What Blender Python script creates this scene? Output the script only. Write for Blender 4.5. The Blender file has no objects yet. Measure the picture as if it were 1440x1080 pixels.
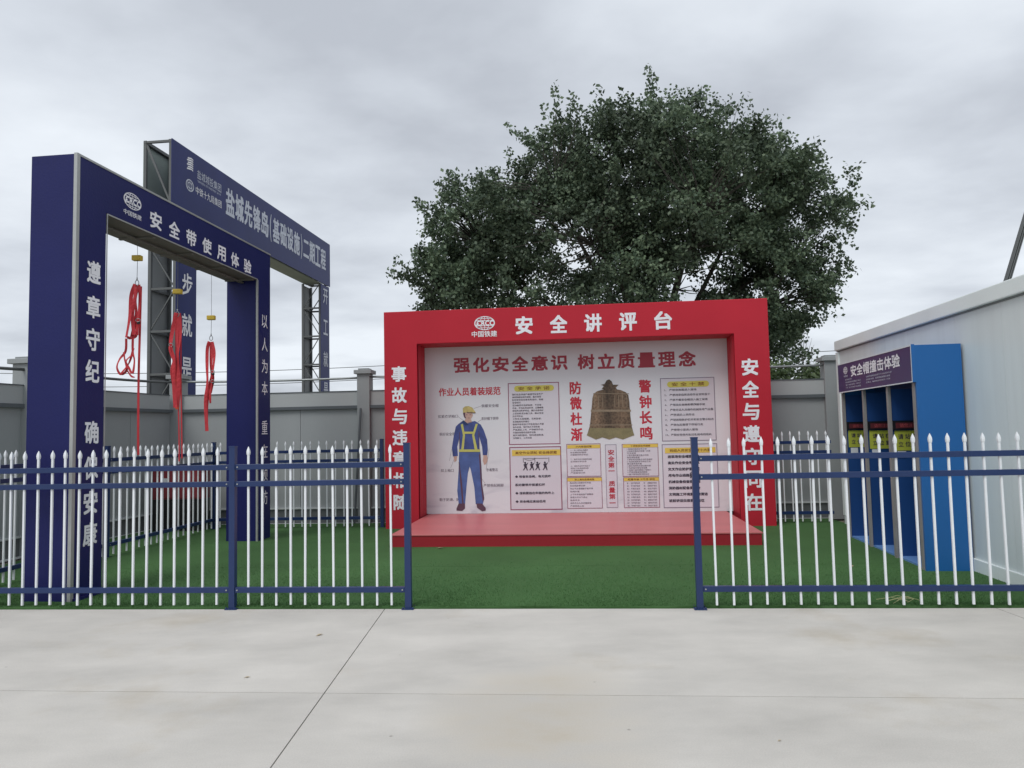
import bpy, math, random
import numpy as np
from mathutils import Vector, Matrix
R = math.radians
random.seed(7)
rng = np.random.default_rng(7)
scene = bpy.context.scene
col = scene.collection

# ------------------------------------------------------------------ camera
cam_d = bpy.data.cameras.new('camera')
cam_d.sensor_width = 36; cam_d.lens = 1039.3 / 1440 * 36
cam_d.clip_start = 0.05; cam_d.clip_end = 3000
cam = bpy.data.objects.new('camera', cam_d); col.objects.link(cam)
pitch, roll = 0.06318, 0.02092
F = Vector((0, math.cos(pitch), math.sin(pitch))); U = Vector((0, -math.sin(pitch), math.cos(pitch))); X = Vector((1, 0, 0))
R2 = math.cos(roll) * X - math.sin(roll) * U; U2 = math.sin(roll) * X + math.cos(roll) * U
m = Matrix((R2, U2, -F)).transposed().to_4x4(); m.translation = Vector((0, 0, 1.6))
cam.matrix_world = m
scene.camera = cam

# ------------------------------------------------------------------ sky
SUN_EL, SUN_AZ = R(52), R(215)       # azimuth clockwise from +Y
w = bpy.data.worlds.new('World'); scene.world = w; w.use_nodes = True
nt = w.node_tree; nt.nodes.clear()
def N(t, tp, **k):
    n = t.nodes.new(tp)
    for a, b in k.items(): setattr(n, a, b)
    return n
out = N(nt, 'ShaderNodeOutputWorld'); bg = N(nt, 'ShaderNodeBackground'); bg.inputs['Strength'].default_value = 0.10
sky = N(nt, 'ShaderNodeTexSky', sky_type='NISHITA', sun_disc=False, sun_elevation=SUN_EL, sun_rotation=SUN_AZ)
tc = N(nt, 'ShaderNodeTexCoord'); sep = N(nt, 'ShaderNodeSeparateXYZ'); nt.links.new(tc.outputs['Generated'], sep.inputs[0])
def math_n(t, op, a, b=None, c=None):
    n = N(t, 'ShaderNodeMath', operation=op)
    for i, v in enumerate((a, b, c)):
        if v is None: continue
        if isinstance(v, (int, float)): n.inputs[i].default_value = v
        else: t.links.new(v, n.inputs[i])
    return n.outputs[0]
zc = math_n(nt, 'ADD', math_n(nt, 'MAXIMUM', sep.outputs['Z'], 0.0), 0.16)
cx = math_n(nt, 'DIVIDE', sep.outputs['X'], zc); cy = math_n(nt, 'DIVIDE', sep.outputs['Y'], zc)
cmb = N(nt, 'ShaderNodeCombineXYZ'); nt.links.new(cx, cmb.inputs[0]); nt.links.new(cy, cmb.inputs[1])
def cloud(scale, detail, rough, off, dist=0.0):
    mp = N(nt, 'ShaderNodeMapping'); mp.inputs['Location'].default_value = off; mp.inputs['Scale'].default_value = (scale, scale * 1.15, 1)
    nt.links.new(cmb.outputs[0], mp.inputs[0])
    n = N(nt, 'ShaderNodeTexNoise'); n.inputs['Scale'].default_value = 1; n.inputs['Detail'].default_value = detail; n.inputs['Roughness'].default_value = rough; n.inputs['Distortion'].default_value = dist
    nt.links.new(mp.outputs[0], n.inputs['Vector']); return n.outputs['Fac']
n1 = cloud(0.80, 3.0, 0.45, (5.6, 2.2, 0), 0.15); n2 = cloud(2.3, 5, 0.55, (7.7, 0.4, 0), 0.1)
ns = math_n(nt, 'ADD', math_n(nt, 'MULTIPLY', n1, 0.72), math_n(nt, 'MULTIPLY', n2, 0.28))
rp = N(nt, 'ShaderNodeValToRGB'); nt.links.new(ns, rp.inputs[0])
els = rp.color_ramp.elements
els[0].position = 0.36; els[0].color = (0.51, 0.545, 0.605, 1)
els[1].position = 0.60; els[1].color = (0.84, 0.89, 0.95, 1)
e = els.new(0.47); e.color = (0.665, 0.71, 0.775, 1)
mul = N(nt, 'ShaderNodeVectorMath', operation='SCALE'); nt.links.new(rp.outputs[0], mul.inputs[0]); mul.inputs['Scale'].default_value = 10.0
mixs = N(nt, 'ShaderNodeMix', data_type='RGBA'); mixs.inputs[0].default_value = 0.96
nt.links.new(sky.outputs[0], mixs.inputs[6]); nt.links.new(mul.outputs[0], mixs.inputs[7])
nt.links.new(mixs.outputs[2], bg.inputs['Color']); nt.links.new(bg.outputs[0], out.inputs[0])

# ------------------------------------------------------------------ sun (thick overcast)
sd = bpy.data.lights.new('sun', 'SUN'); sd.energy = 1.4; sd.angle = R(28); sd.color = (1, 0.97, 0.93)
sun = bpy.data.objects.new('sun', sd); col.objects.link(sun)
dirv = Vector((math.sin(SUN_AZ) * math.cos(SUN_EL), math.cos(SUN_AZ) * math.cos(SUN_EL), math.sin(SUN_EL)))
sun.rotation_euler = dirv.to_track_quat('Z', 'Y').to_euler()
scene.view_settings.view_transform = 'Standard'; scene.view_settings.look = 'None'
scene.view_settings.exposure = 0.07; scene.view_settings.gamma = 1; scene.view_settings.use_curve_mapping = False

# ------------------------------------------------------------------ materials
def pm(name, rgb, rough=0.6, var=0.12, scale=3.0, fine=0.0, fscale=80.0, bump=0.0, metal=0.0, spec=0.5, coord='Object', stretch=(1, 1, 1), trans=0.0, extra=None):
    """procedural material: base colour broken up by two noises, optional bump"""
    mt = bpy.data.materials.new(name); mt.use_nodes = True
    t = mt.node_tree; b = t.nodes['Principled BSDF']
    b.inputs['Roughness'].default_value = rough; b.inputs['Metallic'].default_value = metal
    b.inputs['Specular IOR Level'].default_value = spec
    tc = N(t, 'ShaderNodeTexCoord'); mp = N(t, 'ShaderNodeMapping'); mp.inputs['Scale'].default_value = stretch
    t.links.new(tc.outputs[coord], mp.inputs[0])
    n = N(t, 'ShaderNodeTexNoise'); n.inputs['Scale'].default_value = scale; n.inputs['Detail'].default_value = 5
    t.links.new(mp.outputs[0], n.inputs['Vector'])
    f = n.outputs['Fac']
    n2 = N(t, 'ShaderNodeTexNoise'); n2.inputs['Scale'].default_value = fscale; n2.inputs['Detail'].default_value = 3
    t.links.new(mp.outputs[0], n2.inputs['Vector'])
    v = math_n(t, 'ADD', math_n(t, 'MULTIPLY', math_n(t, 'SUBTRACT', f, 0.5), 2 * var), math_n(t, 'MULTIPLY', math_n(t, 'SUBTRACT', n2.outputs['Fac'], 0.5), 2 * fine))
    oi = N(t, 'ShaderNodeObjectInfo'); v = math_n(t, 'ADD', v, math_n(t, 'MULTIPLY', math_n(t, 'SUBTRACT', oi.outputs['Random'], 0.5), 0.07))
    s = math_n(t, 'ADD', v, 1.0)
    vm = N(t, 'ShaderNodeVectorMath', operation='SCALE'); vm.inputs[0].default_value = rgb; t.links.new(s, vm.inputs['Scale'])
    t.links.new(vm.outputs[0], b.inputs['Base Color'])
    if bump:
        bp = N(t, 'ShaderNodeBump'); bp.inputs['Strength'].default_value = bump; bp.inputs['Distance'].default_value = 0.02
        t.links.new(math_n(t, 'ADD', f, math_n(t, 'MULTIPLY', n2.outputs['Fac'], 0.25)), bp.inputs['Height']); t.links.new(bp.outputs[0], b.inputs['Normal'])
    if extra: extra(t, b, vm.outputs[0], tc, mp)
    return mt
M = {}
def concrete_extra(t, b, c, tc, mp):
    # trowel streaks, pale scuffs and brown tyre / rust stains
    mp2 = N(t, 'ShaderNodeMapping'); mp2.inputs['Scale'].default_value = (0.55, 1.0, 1); t.links.new(tc.outputs['Object'], mp2.inputs[0])
    a = N(t, 'ShaderNodeTexNoise'); a.inputs['Scale'].default_value = 1.6; a.inputs['Detail'].default_value = 7; a.inputs['Roughness'].default_value = 0.62; t.links.new(mp2.outputs[0], a.inputs['Vector'])
    r1 = N(t, 'ShaderNodeMapRange'); r1.inputs[1].default_value = 0.3; r1.inputs[2].default_value = 0.7; r1.inputs[3].default_value = 0.86; r1.inputs[4].default_value = 1.12; t.links.new(a.outputs['Fac'], r1.inputs[0])
    s1 = N(t, 'ShaderNodeVectorMath', operation='SCALE'); t.links.new(c, s1.inputs[0]); t.links.new(r1.outputs[0], s1.inputs['Scale'])
    st = N(t, 'ShaderNodeTexNoise'); st.inputs['Scale'].default_value = 0.55; st.inputs['Detail'].default_value = 6; st.inputs['Roughness'].default_value = 0.65; t.links.new(tc.outputs['Object'], st.inputs['Vector'])
    r2 = N(t, 'ShaderNodeMapRange'); r2.inputs[1].default_value = 0.56; r2.inputs[2].default_value = 0.74; r2.inputs[3].default_value = 0; r2.inputs[4].default_value = 0.55; t.links.new(st.outputs['Fac'], r2.inputs[0])
    mx = N(t, 'ShaderNodeMix', data_type='RGBA'); 
    # old yellow-brown spill in front of the entrance
    ds = N(t, 'ShaderNodeVectorMath', operation='DISTANCE'); mp3 = N(t, 'ShaderNodeMapping'); mp3.inputs['Scale'].default_value = (1.0, 0.55, 1); t.links.new(tc.outputs['Object'], mp3.inputs[0])
    t.links.new(mp3.outputs[0], ds.inputs[0]); ds.inputs[1].default_value = (0.12, 4.25 * 0.55, 0)
    f1 = N(t, 'ShaderNodeMapRange'); f1.inputs[1].default_value = 0.75; f1.inputs[2].default_value = 0.05; f1.inputs[3].default_value = 0; f1.inputs[4].default_value = 1; t.links.new(ds.outputs['Value'], f1.inputs[0])
    f2 = N(t, 'ShaderNodeMapRange'); f2.inputs[1].default_value = 0.40; f2.inputs[2].default_value = 0.68; f2.inputs[3].default_value = 0; f2.inputs[4].default_value = 0.75; t.links.new(a.outputs['Fac'], f2.inputs[0])
    tot = math_n(t, 'MAXIMUM', r2.outputs[0], math_n(t, 'MULTIPLY', f1.outputs[0], f2.outputs[0]))
    t.links.new(tot, mx.inputs[0]); t.links.new(s1.outputs[0], mx.inputs[6]); mx.inputs[7].default_value = (0.40, 0.335, 0.235, 1)
    # little dark spots
    vo = N(t, 'ShaderNodeTexVoronoi'); vo.inputs['Scale'].default_value = 2.3; t.links.new(tc.outputs['Object'], vo.inputs['Vector'])
    r3 = N(t, 'ShaderNodeMapRange'); r3.inputs[1].default_value = 0.012; r3.inputs[2].default_value = 0.03; r3.inputs[3].default_value = 0.5; r3.inputs[4].default_value = 0; t.links.new(vo.outputs['Distance'], r3.inputs[0])
    mx2 = N(t, 'ShaderNodeMix', data_type='RGBA'); t.links.new(r3.outputs[0], mx2.inputs[0]); t.links.new(mx.outputs[2], mx2.inputs[6]); mx2.inputs[7].default_value = (0.12, 0.1, 0.08, 1)
    t.links.new(mx2.outputs[2], b.inputs['Base Color'])
M['concrete'] = pm('concrete', (0.535, 0.512, 0.475), 0.85, 0.12, 0.7, 0.16, 130, bump=0.16, spec=0.3, extra=concrete_extra)
M['earth'] = pm('earth', (0.19, 0.17, 0.13), 0.95, 0.3, 0.4, 0.15, 30, bump=0.4)
M['turf'] = pm('turf', (0.055, 0.128, 0.042), 0.85, 0.28, 0.9, 0.45, 160, bump=0.6, spec=0.2)
M['turf_blade'] = pm('turf_blade', (0.064, 0.152, 0.048), 0.7, 0.3, 1.1, 0.2, 40, spec=0.25)
M['red_cloth'] = pm('red_cloth', (0.48, 0.021, 0.038), 0.55, 0.14, 1.0, 0.03, 60, bump=0.30, spec=0.22)
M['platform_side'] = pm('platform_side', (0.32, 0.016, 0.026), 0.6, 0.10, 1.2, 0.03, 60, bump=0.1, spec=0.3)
M['platform_top'] = pm('platform_top', (0.56, 0.15, 0.155), 0.42, 0.16, 0.8, 0.05, 40, spec=0.5, stretch=(1, 3, 1))  # pale red: dust plus sky sheen put into the base colour
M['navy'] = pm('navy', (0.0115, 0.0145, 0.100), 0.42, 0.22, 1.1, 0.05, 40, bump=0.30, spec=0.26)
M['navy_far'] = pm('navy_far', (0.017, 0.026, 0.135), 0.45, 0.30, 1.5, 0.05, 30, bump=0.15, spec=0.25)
M['fence_blue'] = pm('fence_blue', (0.013, 0.033, 0.115), 0.35, 0.12, 6, 0.05, 60, spec=0.5)
M['picket_white'] = pm('picket_white', (0.80, 0.83, 0.86), 0.35, 0.06, 5, 0.03, 60, spec=0.5)
M['silver'] = pm('silver', (0.42, 0.43, 0.42), 0.4, 0.12, 5, 0.05, 60, metal=0.4)
M['steel'] = pm('steel', (0.115, 0.122, 0.122), 0.55, 0.18, 4, 0.08, 60, metal=0.2)
M['galv'] = pm('galvanised', (0.30, 0.32, 0.32), 0.45, 0.15, 5, 0.05, 60, metal=0.5)
M['lattice_back'] = pm('lattice_back', (0.38, 0.40, 0.39), 0.6, 0.15, 1.5, 0.05, 30)
M['back_sheet'] = pm('back_sheet', (0.30, 0.36, 0.32), 0.6, 0.18, 1.5, 0.05, 30)
M['soffit'] = pm('soffit', (0.16, 0.155, 0.14), 0.7, 0.25, 2, 0.08, 30)
M['wall_sheet'] = pm('wall_sheet', (0.325, 0.345, 0.35), 0.5, 0.10, 0.8, 0.04, 50, bump=0.05, stretch=(1, 1, 0.4))
M['wall_band'] = pm('wall_band', (0.40, 0.42, 0.42), 0.5, 0.10, 1.0, 0.04, 50, bump=0.05)
M['wall_rail'] = pm('wall_rail', (0.10, 0.115, 0.125), 0.5, 0.12, 3, 0.05, 50)
M['pillar_grey'] = pm('pillar_grey', (0.30, 0.32, 0.325), 0.5, 0.12, 1.5, 0.04, 50)
M['plinth'] = pm('plinth', (0.13, 0.14, 0.145), 0.8, 0.15, 2, 0.08, 50)
M['pale_trim'] = pm('pale_trim', (0.55, 0.58, 0.58), 0.5, 0.1, 2, 0.05, 50)
def cabin_extra(t, b, c, tc, mp):
    sp = N(t, 'ShaderNodeSeparateXYZ'); t.links.new(tc.outputs['Object'], sp.inputs[0])
    s = math_n(t, 'SINE', math_n(t, 'MULTIPLY', sp.outputs['X'], 2 * math.pi / 0.09))
    p = math_n(t, 'GREATER_THAN', s, 0.93)
    bp = N(t, 'ShaderNodeBump'); bp.inputs['Strength'].default_value = 0.10; bp.inputs['Distance'].default_value = 0.002; bp.invert = True
    t.links.new(p, bp.inputs['Height']); t.links.new(bp.outputs[0], b.inputs['Normal'])
    # rain streaks and dust near the foot
    mp2 = N(t, 'ShaderNodeMapping'); mp2.inputs['Scale'].default_value = (5, 1, 0.35); t.links.new(tc.outputs['Object'], mp2.inputs[0])
    n = N(t, 'ShaderNodeTexNoise'); n.inputs['Scale'].default_value = 1.5; n.inputs['Detail'].default_value = 5; t.links.new(mp2.outputs[0], n.inputs['Vector'])
    r = N(t, 'ShaderNodeMapRange'); r.inputs[1].default_value = 0.35; r.inputs[2].default_value = 0.75; r.inputs[3].default_value = 1.03; r.inputs[4].default_value = 0.94; t.links.new(n.outputs['Fac'], r.inputs[0])
    s2 = N(t, 'ShaderNodeVectorMath', operation='SCALE'); t.links.new(c, s2.inputs[0]); t.links.new(r.outputs[0], s2.inputs['Scale']); t.links.new(s2.outputs[0], b.inputs['Base Color'])
M['cabin'] = pm('cabin', (0.66, 0.72, 0.72), 0.4, 0.05, 1, 0.02, 50, spec=0.5, extra=cabin_extra)
M['cabin_trim'] = pm('cabin_trim', (0.78, 0.84, 0.83), 0.4, 0.08, 2, 0.03, 50)
M['gap'] = pm('dark_gap', (0.22, 0.235, 0.24), 0.8, 0.1)
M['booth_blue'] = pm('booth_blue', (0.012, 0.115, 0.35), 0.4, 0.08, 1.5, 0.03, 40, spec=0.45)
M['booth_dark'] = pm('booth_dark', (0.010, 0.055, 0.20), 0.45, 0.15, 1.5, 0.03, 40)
M['booth_floor'] = pm('booth_floor', (0.12, 0.25, 0.52), 0.5, 0.1, 2)
M['booth_sign'] = pm('booth_sign', (0.042, 0.034, 0.115), 0.35, 0.15, 2, 0.03, 40)
M['post_grey'] = pm('post_grey', (0.25, 0.245, 0.24), 0.5, 0.25, 4, 0.1, 40)
M['black'] = pm('black', (0.012, 0.012, 0.014), 0.35, 0.1)
M['led_red'] = pm('led_red', (0.50, 0.09, 0.10), 0.5, 0.1)
M['led_panel'] = pm('led_panel', (0.11, 0.022, 0.026), 0.4, 0.2)
M['lime'] = pm('lime', (0.42, 0.46, 0.055), 0.5, 0.1, 3)
M['paper'] = pm('paper', (0.62, 0.65, 0.68), 0.7, 0.06)
M['letter_white'] = pm('letter_white', (0.82, 0.82, 0.86), 0.5, 0.06, 4)
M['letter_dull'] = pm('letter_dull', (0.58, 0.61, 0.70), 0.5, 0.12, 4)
M['letter_red'] = pm('letter_red', (0.50, 0.022, 0.045), 0.5, 0.08, 4)
M['letter_crimson'] = pm('letter_crimson', (0.36, 0.03, 0.055), 0.5, 0.12, 4)
M['ink'] = pm('ink', (0.045, 0.035, 0.06), 0.6, 0.15, 4)
M['ink_soft'] = pm('ink_soft', (0.15, 0.12, 0.16), 0.6, 0.15, 4)
M['brown_ink'] = pm('brown_ink', (0.24, 0.10, 0.02), 0.6, 0.15, 4)
M['header_yellow'] = pm('header_yellow', (0.72, 0.55, 0.10), 0.5, 0.1, 3)
M['header_lime'] = pm('header_lime', (0.60, 0.56, 0.10), 0.5, 0.14, 6)
M['line_maroon'] = pm('line_maroon', (0.27, 0.07, 0.13), 0.5, 0.1)
M['line_grey'] = pm('line_grey', (0.24, 0.21, 0.28), 0.5, 0.1)
M['note_paper'] = pm('note_paper', (0.66, 0.66, 0.715), 0.6, 0.05, 2)
def board_extra(t, b, c, tc, mp):
    # printed pale ground with faint ink-wash hills near the foot
    sp = N(t, 'ShaderNodeSeparateXYZ'); t.links.new(tc.outputs['Object'], sp.inputs[0])
    mp2 = N(t, 'ShaderNodeMapping'); mp2.inputs['Scale'].default_value = (0.9, 1, 2.6); t.links.new(tc.outputs['Object'], mp2.inputs[0])
    n = N(t, 'ShaderNodeTexNoise'); n.inputs['Scale'].default_value = 1.3; n.inputs['Detail'].default_value = 6; n.inputs['Distortion'].default_value = 0.8; t.links.new(mp2.outputs[0], n.inputs['Vector'])
    r = N(t, 'ShaderNodeMapRange'); r.inputs[1].default_value = 0.52; r.inputs[2].default_value = 0.72; r.inputs[3].default_value = 0; r.inputs[4].default_value = 0.38; t.links.new(n.outputs['Fac'], r.inputs[0])
    g = N(t, 'ShaderNodeMapRange'); g.inputs[1].default_value = 1.6; g.inputs[2].default_value = 0.7; g.inputs[3].default_value = 0; g.inputs[4].default_value = 1; t.links.new(sp.outputs['Z'], g.inputs[0])
    k = math_n(t, 'MULTIPLY', r.outputs[0], g.outputs[0])
    mx = N(t, 'ShaderNodeMix', data_type='RGBA'); t.links.new(k, mx.inputs[0]); t.links.new(c, mx.inputs[6]); mx.inputs[7].default_value = (0.27, 0.29, 0.38, 1)
    t.links.new(mx.outputs[2], b.inputs['Base Color'])
M['board'] = pm('board_print', (0.69, 0.73, 0.76), 0.5, 0.07, 0.8, 0.02, 40, extra=board_extra)
M['overall_blue'] = pm('overall_blue', (0.050, 0.080, 0.26), 0.6, 0.6, 9, 0.1, 30)
M['trouser_blue'] = pm('trouser_blue', (0.070, 0.125, 0.33), 0.6, 0.5, 8, 0.1, 30)
M['helmet'] = pm('helmet_yellow', (0.50, 0.43, 0.16), 0.5, 0.6, 18)
M['skin'] = pm('skin_print', (0.52, 0.36, 0.30), 0.6, 0.12, 20)
M['shoe'] = pm('shoe_print', (0.10, 0.05, 0.08), 0.6, 0.2, 20)
M['belt_print'] = pm('belt_print', (0.50, 0.52, 0.14), 0.6, 0.1, 10)
def bell_extra(t, b, c, tc, mp):
    vo = N(t, 'ShaderNodeTexVoronoi'); vo.inputs['Scale'].default_value = 26; t.links.new(tc.outputs['Object'], vo.inputs['Vector'])
    rp = N(t, 'ShaderNodeValToRGB'); rp.color_ramp.elements[0].color = (0.05, 0.03, 0.018, 1); rp.color_ramp.elements[1].color = (0.24, 0.175, 0.11, 1)
    rp.color_ramp.elements[0].position = 0.2; rp.color_ramp.elements[1].position = 0.75
    t.links.new(vo.outputs['Distance'], rp.inputs[0]); 
    mx = N(t, 'ShaderNodeMix', data_type='RGBA'); mx.inputs[0].default_value = 0.5; t.links.new(rp.outputs[0], mx.inputs[6]); t.links.new(c, mx.inputs[7]); sp = N(t, 'ShaderNodeSeparateXYZ'); t.links.new(tc.outputs['Object'], sp.inputs[0])
    g = N(t, 'ShaderNodeValToRGB'); mr = N(t, 'ShaderNodeMapRange'); mr.inputs[1].default_value = 3.40; mr.inputs[2].default_value = 4.15; t.links.new(sp.outputs['X'], mr.inputs[0]); t.links.new(mr.outputs[0], g.inputs[0])
    for p_, v_ in ((0.0, 0.9), (0.18, 1.5), (0.45, 0.45), (0.8, 1.25)):
        q_ = g.color_ramp.elements.new(p_) if p_ not in (0.0,) else g.color_ramp.elements[0]; q_.color = (v_ / 2, v_ / 2, v_ / 2, 1)
    g.color_ramp.elements[-1].color = (0.35, 0.35, 0.35, 1)
    sc_ = N(t, 'ShaderNodeVectorMath', operation='SCALE'); t.links.new(mx.outputs[2], sc_.inputs[0]); t.links.new(math_n(t, 'MULTIPLY', g.outputs[0], 2.0), sc_.inputs['Scale'])
    t.links.new(sc_.outputs[0], b.inputs['Base Color'])
M['bell'] = pm('bell_print', (0.13, 0.085, 0.05), 0.5, 0.9, 5, 0.5, 60, extra=bell_extra)
M['bell_light'] = pm('bell_light', (0.26, 0.21, 0.14), 0.5, 0.4, 9, 0.3, 60)
M['bell_foot'] = pm('bell_foot', (0.22, 0.20, 0.10), 0.5, 0.4, 7, 0.3, 60)
M['webbing'] = pm('red_webbing', (0.55, 0.034, 0.046), 0.7, 0.22, 14, 0.15, 200, bump=0.1)
M['webbing_orange'] = pm('orange_webbing', (0.72, 0.085, 0.03), 0.7, 0.2, 14, 0.15, 200, bump=0.1)
M['retractor'] = pm('retractor_yellow', (0.60, 0.42, 0.04), 0.4, 0.15, 12)
M['hook'] = pm('hook_steel', (0.35, 0.36, 0.37), 0.3, 0.1, 12, metal=0.8)
M['cable'] = pm('cable', (0.14, 0.15, 0.16), 0.5, 0.1)
M['bark'] = pm('bark', (0.060, 0.055, 0.045), 0.9, 0.3, 5, 0.2, 40, bump=0.6)
M['cab_red'] = pm('cabinet_red', (0.20, 0.025, 0.035), 0.5, 0.3, 3)  # dulled red: the corner's shade is put into the base colour
M['straw'] = pm('straw', (0.42, 0.42, 0.22), 0.8, 0.2, 10)
M['dry_leaf'] = pm('dry_leaf', (0.45, 0.37, 0.24), 0.8, 0.2, 30)
def leafmat(name, a, b2):
    mt = bpy.data.materials.new(name); mt.use_nodes = True; t = mt.node_tree; b = t.nodes['Principled BSDF']
    g = N(t, 'ShaderNodeNewGeometry'); rp = N(t, 'ShaderNodeValToRGB'); t.links.new(g.outputs['Random Per Island'], rp.inputs[0])
    rp.color_ramp.elements[0].color = (*a, 1); rp.color_ramp.elements[1].color = (*b2, 1)
    n = N(t, 'ShaderNodeTexNoise'); n.inputs['Scale'].default_value = 0.55; n.inputs['Detail'].default_value = 3; t.links.new(g.outputs['Position'], n.inputs['Vector'])
    r = N(t, 'ShaderNodeMapRange'); r.inputs[1].default_value = 0.35; r.inputs[2].default_value = 0.65; r.inputs[3].default_value = 0.6; r.inputs[4].default_value = 1.45; t.links.new(n.outputs['Fac'], r.inputs[0])
    s = N(t, 'ShaderNodeVectorMath', operation='SCALE'); t.links.new(rp.outputs[0], s.inputs[0]); t.links.new(r.outputs[0], s.inputs['Scale'])
    t.links.new(s.outputs[0], b.inputs['Base Color']); b.inputs['Roughness'].default_value = 0.55; b.inputs['Specular IOR Level'].default_value = 0.35
    tr = N(t, 'ShaderNodeBsdfTranslucent'); t.links.new(s.outputs[0], tr.inputs['Color']); ms = N(t, 'ShaderNodeMixShader'); ms.inputs[0].default_value = 0.22
    t.links.new(b.outputs[0], ms.inputs[1]); t.links.new(tr.outputs[0], ms.inputs[2]); t.links.new(ms.outputs[0], t.nodes['Material Output'].inputs[0])
    return mt
M['leaf'] = leafmat('leaf', (0.058, 0.092, 0.060), (0.150, 0.200, 0.120))
M['leaf_pale'] = leafmat('leaf_pale', (0.05, 0.085, 0.035), (0.12, 0.16, 0.07))

# ------------------------------------------------------------------ mesh helpers
class MB:
    def __init__(s): s.v = []; s.f = []
    def add(s, vs, fs):
        o = len(s.v); s.v += [tuple(v) for v in vs]; s.f += [tuple(i + o for i in f) for f in fs]; return s
    def box(s, x0, x1, y0, y1, z0, z1):
        vs = [(x, y, z) for z in (z0, z1) for (x, y) in ((x0, y0), (x1, y0), (x1, y1), (x0, y1))]
        return s.add(vs, [(3, 2, 1, 0), (4, 5, 6, 7), (0, 1, 5, 4), (1, 2, 6, 5), (2, 3, 7, 6), (3, 0, 4, 7)])
    def bar(s, p, q, w, h=None, up=(0, 0, 1)):
        h = h or w; p = Vector(p); q = Vector(q); d = (q - p).normalized(); u = Vector(up)
        if abs(d.dot(u)) > 0.98: u = Vector((0, 1, 0))
        a = d.cross(u).normalized(); b = a.cross(d)
        vs = [c + a * (i * w / 2) + b * (j * h / 2) for c in (p, q) for i, j in ((-1, -1), (1, -1), (1, 1), (-1, 1))]
        return s.add(vs, [(0, 1, 2, 3), (7, 6, 5, 4), (0, 4, 5, 1), (1, 5, 6, 2), (2, 6, 7, 3), (3, 7, 4, 0)])
    def tube(s, pts, rad, n=8, cap=True):
        pts = [Vector(p) for p in pts]; rad = rad if isinstance(rad, (list, tuple)) else [rad] * len(pts)
        o = len(s.v); pa = None
        for i, p in enumerate(pts):
            d = (pts[min(i + 1, len(pts) - 1)] - pts[max(i - 1, 0)]).normalized()
            if pa is None:
                u = Vector((0, 0, 1)) if abs(d.z) < 0.9 else Vector((1, 0, 0)); a = d.cross(u).normalized()
            else: a = (pa - d * pa.dot(d)).normalized()
            pa = a; b = d.cross(a)
            for k in range(n):
                t = 2 * math.pi * k / n; s.v.append(tuple(p + (a * math.cos(t) + b * math.sin(t)) * rad[i]))
        for i in range(len(pts) - 1):
            for k in range(n):
                k2 = (k + 1) % n; s.f.append((o + i * n + k, o + i * n + k2, o + (i + 1) * n + k2, o + (i + 1) * n + k))
        if cap: s.f.append(tuple(o + k for k in range(n))[::-1]); s.f.append(tuple(o + (len(pts) - 1) * n + k for k in range(n)))
        return s
    def ribbon(s, pts, wv, t=0.004):
        """flat webbing along pts; wv = half width vector (one or a list)"""
        pts = [Vector(p) for p in pts]; o = len(s.v)
        for i, p in enumerate(pts):
            wi = Vector(wv[i] if isinstance(wv, list) else wv); d = (pts[min(i + 1, len(pts) - 1)] - pts[max(i - 1, 0)]).normalized()
            wi = (wi - d * wi.dot(d)); L = Vector(wv[i] if isinstance(wv, list) else wv).length
            wi = wi.normalized() * L; nn = d.cross(wi).normalized() * t / 2
            s.v += [tuple(p - wi - nn), tuple(p + wi - nn), tuple(p + wi + nn), tuple(p - wi + nn)]
        for i in range(len(pts) - 1):
            for k in range(4):
                k2 = (k + 1) % 4; s.f.append((o + i * 4 + k, o + i * 4 + k2, o + i * 4 + 4 + k2, o + i * 4 + 4 + k))
        s.f.append((o + 3, o + 2, o + 1, o)); e = o + 4 * (len(pts) - 1); s.f.append((e, e + 1, e + 2, e + 3))
        return s
    def poly(s, pts, y):                    # flat polygon in the XZ plane facing -y
        a = sum(pts[i][0] * pts[(i + 1) % len(pts)][1] - pts[(i + 1) % len(pts)][0] * pts[i][1] for i in range(len(pts)))
        if a < 0: pts = pts[::-1]
        return s.add([(p[0], y, p[1]) for p in pts], [tuple(range(len(pts)))])
    def rect(s, cx, cz, w, h, y): return s.poly([(cx - w / 2, cz - h / 2), (cx + w / 2, cz - h / 2), (cx + w / 2, cz + h / 2), (cx - w / 2, cz + h / 2)], y)
    def frame(s, cx, cz, w, h, t, y):
        s.rect(cx, cz + h / 2 - t / 2, w, t, y); s.rect(cx, cz - h / 2 + t / 2, w, t, y)
        s.rect(cx - w / 2 + t / 2, cz, t, h - 2 * t, y); s.rect(cx + w / 2 - t / 2, cz, t, h - 2 * t, y); return s
    def mesh(s, name, mat):
        me = bpy.data.meshes.new(name); me.from_pydata(s.v, [], s.f); me.update(); me.materials.append(M[mat]); return me
    def build(s, name, mat, parent=None, bevel=0.0, smooth=False, **kw):
        return link(name, s.mesh(name, mat), parent, bevel, smooth, **kw)
def link(name, me, parent=None, bevel=0.0, smooth=False, **kw):
    o = bpy.data.objects.new(name, me); col.objects.link(o)
    if parent is not None: o.parent = parent
    if bevel:
        b = o.modifiers.new('bevel', 'BEVEL'); b.width = bevel; b.segments = 2; b.limit_method = 'ANGLE'
    if smooth: me.polygons.foreach_set('use_smooth', [True] * len(me.polygons))
    for k, v in kw.items(): o[k] = v
    return o
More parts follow.
